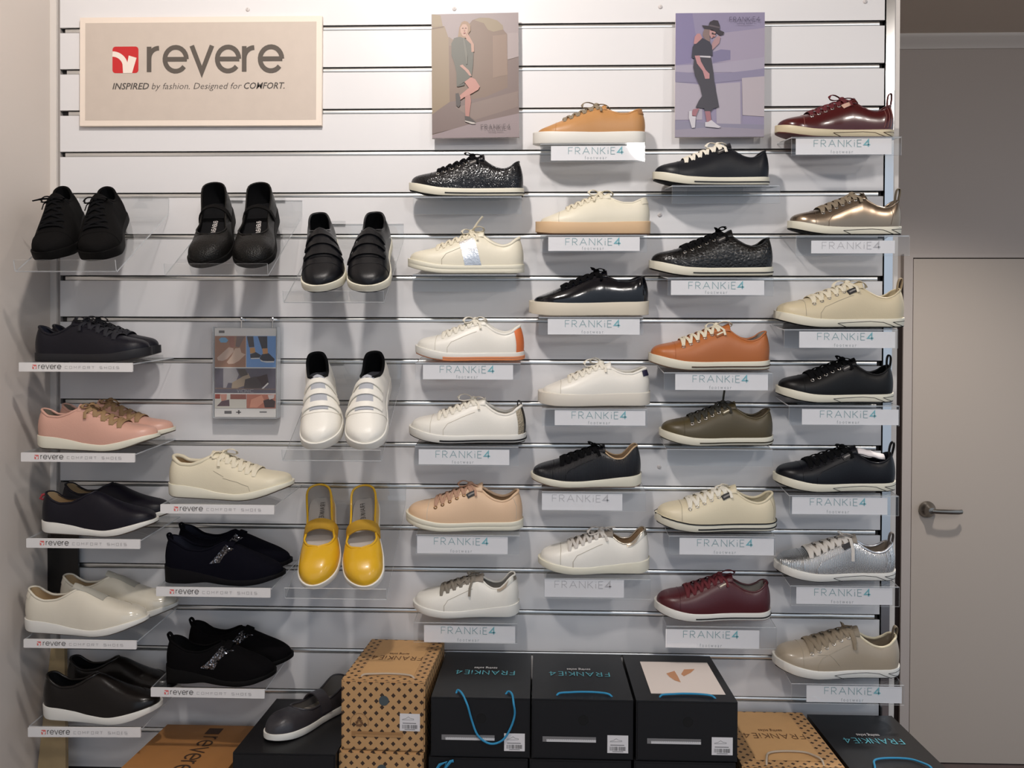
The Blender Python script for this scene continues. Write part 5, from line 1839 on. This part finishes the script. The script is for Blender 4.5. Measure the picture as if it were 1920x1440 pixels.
def shoe_box(label, xl, xr, yf, yb, z0, z1, kind, rot=0.0, group=None, cord='flat', stick=True, ruler=True, top_text=True, hole=True):
    """drawer style shoe box: body, rope handle, sticker, printed ruler"""
    xl, xr = xl + BOX_SHIFT, xr + BOX_SHIFT
    w_, d_, h_ = xr - xl, yb - yf, z1 - z0
    r = thing('shoe_box', label, 'box', group=group, mtx=Matrix.Translation(((xl + xr) / 2, (yf + yb) / 2, z0)) @ Matrix.Rotation(rot, 4, 'Z'))
    body = KR if kind == 'kraft' else BLK if kind == 'black' else BROWNK
    mb = MB()
    q = .0025
    hw, hd = w_ / 2, d_ / 2
    mb.box(-hw, hw, -hd + q, hd, 0, h_, True)
    mb.build('sleeve', body, r, smooth=False)
    mb = MB()
    mb.box(-hw + .003, hw - .003, -hd, -hd + q, .003, h_ - .003, True)
    mb.build('drawer_front', body, r, smooth=False)
    ft = lambda u, v: (u, -hd - .0004, v)
    ft2 = lambda u, v: (u, -hd - .0008, v)
    tt = lambda u, v: (u, v, h_ + .0005)
    tt2 = lambda u, v: (u, v, h_ + .0009)
    if hole:
        mb = MB()
        mb.cur = 0
        disc(mb, .002, h_ * .66 if kind == 'black' else h_ * .72, .0105, ft)
        mb.build('finger_hole', HOLE if kind != 'kraft' else mat('grey_blue_hole', (70, 80, 84), .8), r, smooth=False)
    if kind == 'kraft':
        mb = MB()
        mb.poly2d([(-hw * .66, -hd * .80), (hw * .66, -hd * .80), (hw * .66, hd * .96), (-hw * .66, hd * .96)], tt)
        mb.build('top_panel', KPLAIN, r, smooth=False)
    if top_text:
        # lettering is upside down seen from the front
        mb = MB()
        inv = lambda u, v: (-u, -v, h_ + .0010)
        lw_ = w_ * .64
        write(mb, 'FRANKiE4', -lw_ / 2, -hd * .12, hd * .17, lw_, inv, .095, .3, 0)
        mb.build('lettering', TEALB if kind == 'black' else KINK, r, smooth=False)
        mb = MB()
        font_mesh(mb, 'saving soles', -lw_ * .2, -hd * .28, hd * .09, lw_ * .40, inv, 0, .012)
        mb.build('small_lettering', PRW if kind == 'black' else KINK, r, smooth=False)
    if stick:
        mb = MB()
        sw, shh = .042, .036
        x0, z0_ = hw - .052, h_ * .12
        if kind == 'kraft':
            z0_ = h_ * .30
        mb.poly2d([(x0, z0_), (x0 + sw, z0_), (x0 + sw, z0_ + shh), (x0, z0_ + shh)], ft2)
        st = mb.build('barcode_sticker', STICK, r, smooth=False)
        mb = MB()
        rnd = random.Random(5)
        x = x0 + .005
        while x < x0 + sw - .006:
            bw_ = rnd.choice((.0006, .0012, .0009, .0018))
            mb.poly2d([(x, z0_ + .005), (x + bw_, z0_ + .005), (x + bw_, z0_ + .013), (x, z0_ + .013)], lambda u, v: (u, -hd - .0011, v))
            x += bw_ + rnd.choice((.0005, .0009, .0013))
        mb.poly2d([(x0 + .006, z0_ + .0155), (x0 + sw - .008, z0_ + .0155), (x0 + sw - .008, z0_ + .0170), (x0 + .006, z0_ + .0170)], lambda u, v: (u, -hd - .0011, v))
        mb.poly2d([(x0 + .010, z0_ + .0025), (x0 + sw - .010, z0_ + .0025), (x0 + sw - .010, z0_ + .0037), (x0 + .010, z0_ + .0037)], lambda u, v: (u, -hd - .0011, v))
        mb.strip2d([(x0 + .005, z0_ + .024), (x0 + .012, z0_ + .0255), (x0 + .018, z0_ + .0295), (x0 + .022, z0_ + .0265), (x0 + .029, z0_ + .0255), (x0 + .029, z0_ + .0235), (x0 + .005, z0_ + .0228)], .0006, lambda u, v: (u, -hd - .0011, v))
        mb.build('barcode_print', PRG, st, smooth=False)
    if ruler:
        mb = MB()
        x0, x1 = -hw + .022, -hw + .130
        zr = h_ * .29 if kind == 'black' else h_ * .20
        mb.poly2d([(x0, zr), (x1, zr), (x1, zr + .0055), (x0, zr + .0055)], ft2)
        mb.cur = 1
        mb.poly2d([(x0, zr + .0058), (x1, zr + .0058), (x1, zr + .0108), (x0, zr + .0108)], ft2)
        mb.poly2d([(x0, zr), (x0 + .008, zr), (x0 + .008, zr + .0108), (x0, zr + .0108)], lambda u, v: (u, -hd - .0010, v))
        for i in range(26):
            x = x0 + .010 + i * (x1 - x0 - .012) / 25
            mb.poly2d([(x, zr + .0035), (x + .0005, zr + .0035), (x + .0005, zr + .0055), (x, zr + .0055)], lambda u, v: (u, -hd - .0010, v))
        mb.build('printed_ruler', [PRW, PRG] if kind == 'black' else [mat('kraft_print', (172, 130, 84), .7), mat('kraft_print_dark', (160, 118, 74), .7)], r, smooth=False)
    cm = BLUEC if kind == 'black' else BEIC
    if cord:
        x0, x1 = -.052, .062
        yc = -hd + .030
        if cord == 'flat':
            pts = [(x0, yc - .008, h_ - .002), (x0 + .006, yc - .004, h_ + .003), (x0 + .03, yc + .001, h_ + .0032), (0.0, yc + .004, h_ + .0032), (x1 - .03, yc + .003, h_ + .0032), (x1 - .008, yc - .004, h_ + .003), (x1, yc - .010, h_ - .002)]
        elif cord == 'arch':
            pts = [(x0, yc - .022, h_ - .002), (x0 + .003, yc - .010, h_ + .006), (x0 + .016, yc + .022, h_ + .0045), (-.004, yc + .034, h_ + .0035), (x1 - .024, yc + .032, h_ + .0035), (x1 - .006, yc + .012, h_ + .0050), (x1 + .001, yc - .008, h_ + .006), (x1 + .002, yc - .020, h_ - .002)]
        else:
            yf_ = -hd - .0035
            pts = [(x0, yc - .006, h_ - .002), (x0 + .003, yc + .001, h_ + .004), (x0 + .014, -hd + .012, h_ + .0035), (x0 + .026, yf_ - .002, h_ - .012), (x0 + .034, yf_, h_ * .66), (x0 + .046, yf_, h_ * .40), (x0 + .064, yf_, h_ * .27), (x0 + .082, yf_, h_ * .25), (x0 + .100, yf_, h_ * .33), (x0 + .114, yf_, h_ * .52), (x1 + .008, yf_, h_ * .74), (x1 + .006, yf_ - .002, h_ - .008), (x1 + .002, -hd + .014, h_ + .0035), (x1 - .006, yc - .002, h_ + .004), (x1 - .012, yc - .006, h_ - .002)]
        # smooth the rope
        P3 = [Vector(p) for p in pts]
        sm = []
        for i in range(len(P3) - 1):
            p0, p1, p2, p3 = P3[max(i - 1, 0)], P3[i], P3[i + 1], P3[min(i + 2, len(P3) - 1)]
            for j in range(5):
                tt_ = j / 5
                sm.append(.5 * ((2 * p1) + (p2 - p0) * tt_ + (2 * p0 - 5 * p1 + 4 * p2 - p3) * tt_ ** 2 + (3 * p1 - p0 - 3 * p2 + p3) * tt_ ** 3))
        sm.append(P3[-1])
        mb = MB()
        mb.sweep(sm, Vector((0, -.3, 1)), .0022, .0022, 8)
        mb.build('cord_handle', cm, r, angle=80)
    return r, w_, d_, h_


ZR = 0.783
GB = 'black boxes with blue cords'
kb, w_, d_, h_ = shoe_box('patterned kraft box with a recycling mark, topmost of its stack', -.345, -.170, -.298, -.030, ZR + .001, .929, 'kraft', math.radians(-2.0), group='patterned kraft boxes', ruler=True)
# recycling mark
mb = MB()
hd = d_ / 2
cx_, cz_ = -.049, .058
ft = lambda u, v: (u, -hd - .0012, v)
mb.strip2d([(cx_ + p[0], cz_ + p[1]) for p in arc(0, 0, .019, .019, -20, 200, 18)], .0007, ft)
for i in range(3):
    v0, v1 = [(.0098 * math.cos(math.radians(90 + 120 * (i + q))), .0098 * math.sin(math.radians(90 + 120 * (i + q))) - .001) for q in (0, 1)]
    pt = lambda f: (cx_ + v0[0] + (v1[0] - v0[0]) * f, cz_ + v0[1] + (v1[1] - v0[1]) * f)
    mb.strip2d([pt(.10), pt(.56)], .0042, ft)
    p_, q_ = pt(.56), pt(.86)
    dx_, dz_ = (q_[0] - p_[0]), (q_[1] - p_[1])
    l_ = math.hypot(dx_, dz_)
    nx_, nz_ = -dz_ / l_ * .0042, dx_ / l_ * .0042
    mb.poly2d([(p_[0] + nx_, p_[1] + nz_), (p_[0] - nx_, p_[1] - nz_), q_], ft)
mb.build('recycling_mark', KINK, kb, smooth=False)
shoe_box('patterned kraft box underneath the kraft box with the recycling mark', -.349, -.172, -.302, -.032, LEDGE_Z + .001, ZR, 'kraft', math.radians(-2.0), group='patterned kraft boxes', stick=False, ruler=False, cord=None, top_text=False)
xs = [(-.1600, .0415, 'hang', 'black box with a blue cord hanging down its front'), (.0455, .2505, 'flat', 'black box with its blue cord lying flat, second black box from the kraft stack'), (.2565, .4600, 'flat', 'black box with a white leaflet lying on its lid')]
for xl, xr, cd_, lb in xs:
    shoe_box(lb, xl, xr, -.318, -.040, ZR + .001, .905, 'black', 0, GB, cord=cd_, top_text='leaflet' not in lb)
for (xl, xr, cd_, lb), un in zip(xs, ('hanging cord', 'flat cord', 'leaflet')):
    shoe_box('black box underneath the black box with the ' + un, xl - .004, xr - .004, -.322, -.040, LEDGE_Z + .001, ZR, 'black', 0, 'black boxes in the lower row', cord=None, stick=False, ruler=False, top_text=False)
# blue ribbon end and cord peeping out between the black boxes
mb = MB()
c = PZ(836, 1432, ZR - .01)
pts = [Vector((c.x - .020, -.327, ZR - .024)), Vector((c.x - .012, -.330, ZR - .010)), Vector((c.x + .002, -.330, ZR - .004)), Vector((c.x - .004, -.331, ZR - .020)), Vector((c.x + .010, -.330, ZR - .003)), Vector((c.x + .016, -.329, ZR - .002))]
mb.sweep(pts, Vector((0, -1, 0)), .0030, .0012, 6)
tag(mb.build('ribbon', BLUEC), 'small blue ribbon poking out under the black box with the hanging cord', 'ribbon')
kr, w_, d_, h_ = shoe_box('patterned kraft box with an arched pale cord, right of the leaflet box', .472, .678, -.308, -.030, LEDGE_Z + .001, .772, 'kraft', 0, 'patterned kraft boxes', cord='arch', stick=False, ruler=False, hole=False)
br, w_, d_, h_ = shoe_box('black box with an arched blue cord at the far right', .690, .886, -.322, -.030, LEDGE_Z + .001, .768, 'black', 0, GB, cord='arch', stick=False, ruler=False, hole=False)
bl, w_, d_, h_ = shoe_box('plain black box under the grey bar-strap shoe', -.569, -.356, -.318, -.030, LEDGE_Z + .001, ZR, 'black', 0, 'black boxes in the lower row', cord=None, stick=False, ruler=False, top_text=False)
# brown cardboard box with lettering running along its lid
cb, w_, d_, h_ = shoe_box('brown cardboard box with dark lettering along its lid, at the lower left', -.835, -.606, -.330, -.030, LEDGE_L + .001, .716, 'brown', 0, cord=None, stick=False, ruler=False, top_text=False, hole=False)
mb = MB()
write(mb, 'revere', 0, 0, .034, .17, lambda u, v: (.030 + v - .030, .085 - u, h_ + .0008), .13, .2)
mb.build('lettering', mat('dark_brown_ink', (66, 44, 28), .7), cb, smooth=False)
mb = MB()
mb.poly2d([(-.004, .100), (.030, .100), (.030, .132), (-.004, .132)], lambda u, v: (u, v, h_ + .0006))
mb.build('printed_emblem', mat('dark_brown_ink', (66, 44, 28), .7), cb, smooth=False)

# leaflet on the third black box
lf = thing('leaflet', 'white leaflet with two pointed shoes printed on it, lying on a black box', 'leaflet', ((.2565 + .46) / 2 + BOX_SHIFT, 0, .9054), group=None)
mb = MB()
lx0, lx1 = PZ(1197, 1241, .9065).x, PZ(1318, 1243, .9065).x
ly1, ly0 = PZ(1260, 1241, .9065).y, PZ(1260, 1300, .9065).y
ox = lf.location.x
lx0 -= ox
lx1 -= ox
mb.box(lx0 + .004, lx1 + .010, ly0, ly1, 0, .0006)
mb.build('paper', mat('leaflet_paper', (238, 226, 218), .6), lf, smooth=False)


def lxf(x, y):
    # crop pixels -> lid
    v = (y - 185) / (465 - 185)
    u = (x - (170 + 75 * v)) / (560 + 55 * v)
    return (lx0 + .004 + u * (lx1 - lx0 + .006), ly1 - v * (ly1 - ly0))


mb = MB()
for pts in ([(385, 295), (455, 270), (480, 320), (500, 372), (450, 355), (410, 325)], [(535, 255), (625, 250), (590, 285), (530, 318), (508, 300)]):
    mb.poly2d([lxf(*p) for p in pts], lambda u, v: (u, v, .0010))
mb.build('printed_shoe', mat('tan_print', (206, 150, 112), .6), lf, smooth=False)

# ------------------------------------------------------------------ grey bar-strap shoe on the left black box
GRYL = mat('charcoal_grey_leather', (52, 50, 54), .38, bump=('grain', 400, .1))
tz = ZR + .0015
t = PZ(512, 1392, tz)
t = Vector((-.566, -.262, tz))
h_ = Vector((-.458, -.066, tz))
L = (h_ - t).length
S = Shoe(L * 1.08, .168, 'maryjane', 1.2, 0, 40)
o = shoe('mary_jane_shoe', 'single charcoal grey bar-strap shoe with white sole on a black box', 'shoe', mtx_from(t, h_), S, GRYL, OFFW, mat('grey_lining', (120, 116, 112), .8), mat('taupe_insole', (150, 142, 132), .8), None, bar=(.60, .015, .016, GRYL), rim=.0024, kz=1)

# ------------------------------------------------------------------ things in the left corner
x0, x1 = P(84, 1060, -.020).x, P(146, 1060, -.020).x
zt_, zb_ = P(110, 930, -.02).z, P(110, 1112, -.02).z
hb = thing('hanging_strap', 'flat black strap on a grey metal hook behind the white-soled slip-ons', 'strap', ((x0 + x1) / 2, 0, zb_))
mb = MB()
H = zt_ - zb_
w0, w1 = (x1 - x0) / 2, (x1 - x0) / 2 * .8
ids = mb.grid([[(-w0, -.016, 0), (w0, -.016, 0), (w0, -.010, 0), (-w0, -.010, 0)], [(-w1, -.016, H), (w1 * 1.1, -.016, H), (w1 * 1.1, -.010, H), (-w1, -.010, H)]], True)
mb.face(ids[0][::-1])
mb.face(ids[1])
mb.build('strap_panel', mat('black_patent_strap', (20, 18, 18), .3), hb, smooth=False)
mb = MB()
xm = P(122, 915, -.01).x - (x0 + x1) / 2
zs = slot_z(11) - zb_
mb.box(xm - .014, xm + .014, -.009, -.0075, zs - .040, zs + .003)
mb.box(xm - .014, xm + .014, -.0075, .004, zs - .001, zs + .003)
mb.build('metal_hook', mat('grey_metal', (140, 138, 136), .4, .8), hb, smooth=False)
TIMB = mat('pale_timber', (176, 152, 112), .6, var=.12)
a, b = P(99, 1228, -.012), P(127, 1228, -.012)
c, d = P(66, 1440, -.060), P(129, 1440, -.060)
mb = MB()
zl, zh = 0.02, a.z + .02
f = (zh - zl) / max(a.z - c.z, .01)


def ext(p_top, p_bot, z):
    k_ = (z - p_bot.z) / (p_top.z - p_bot.z)
    return p_bot + (p_top - p_bot) * k_


q = [ext(b, d, zh), ext(a, c, zh), ext(a, c, zl), ext(b, d, zl)]
q = [Vector((max(p.x, XWALL + .004), min(p.y, -.010), p.z)) for p in q]
i0 = [mb.vert(p) for p in q]
i1 = [mb.vert(p + Vector((0, -.012, 0))) for p in q]
mb.face(i0)
mb.face(i1[::-1])
for i in range(4):
    j = (i + 1) % 4
    mb.face((i0[i], i1[i], i1[j], i0[j]))
o = mb.build('timber_board', TIMB, smooth=False, normals=True)
tag(o, 'pale timber board leaning in the left corner under the shoe shelves', 'board')
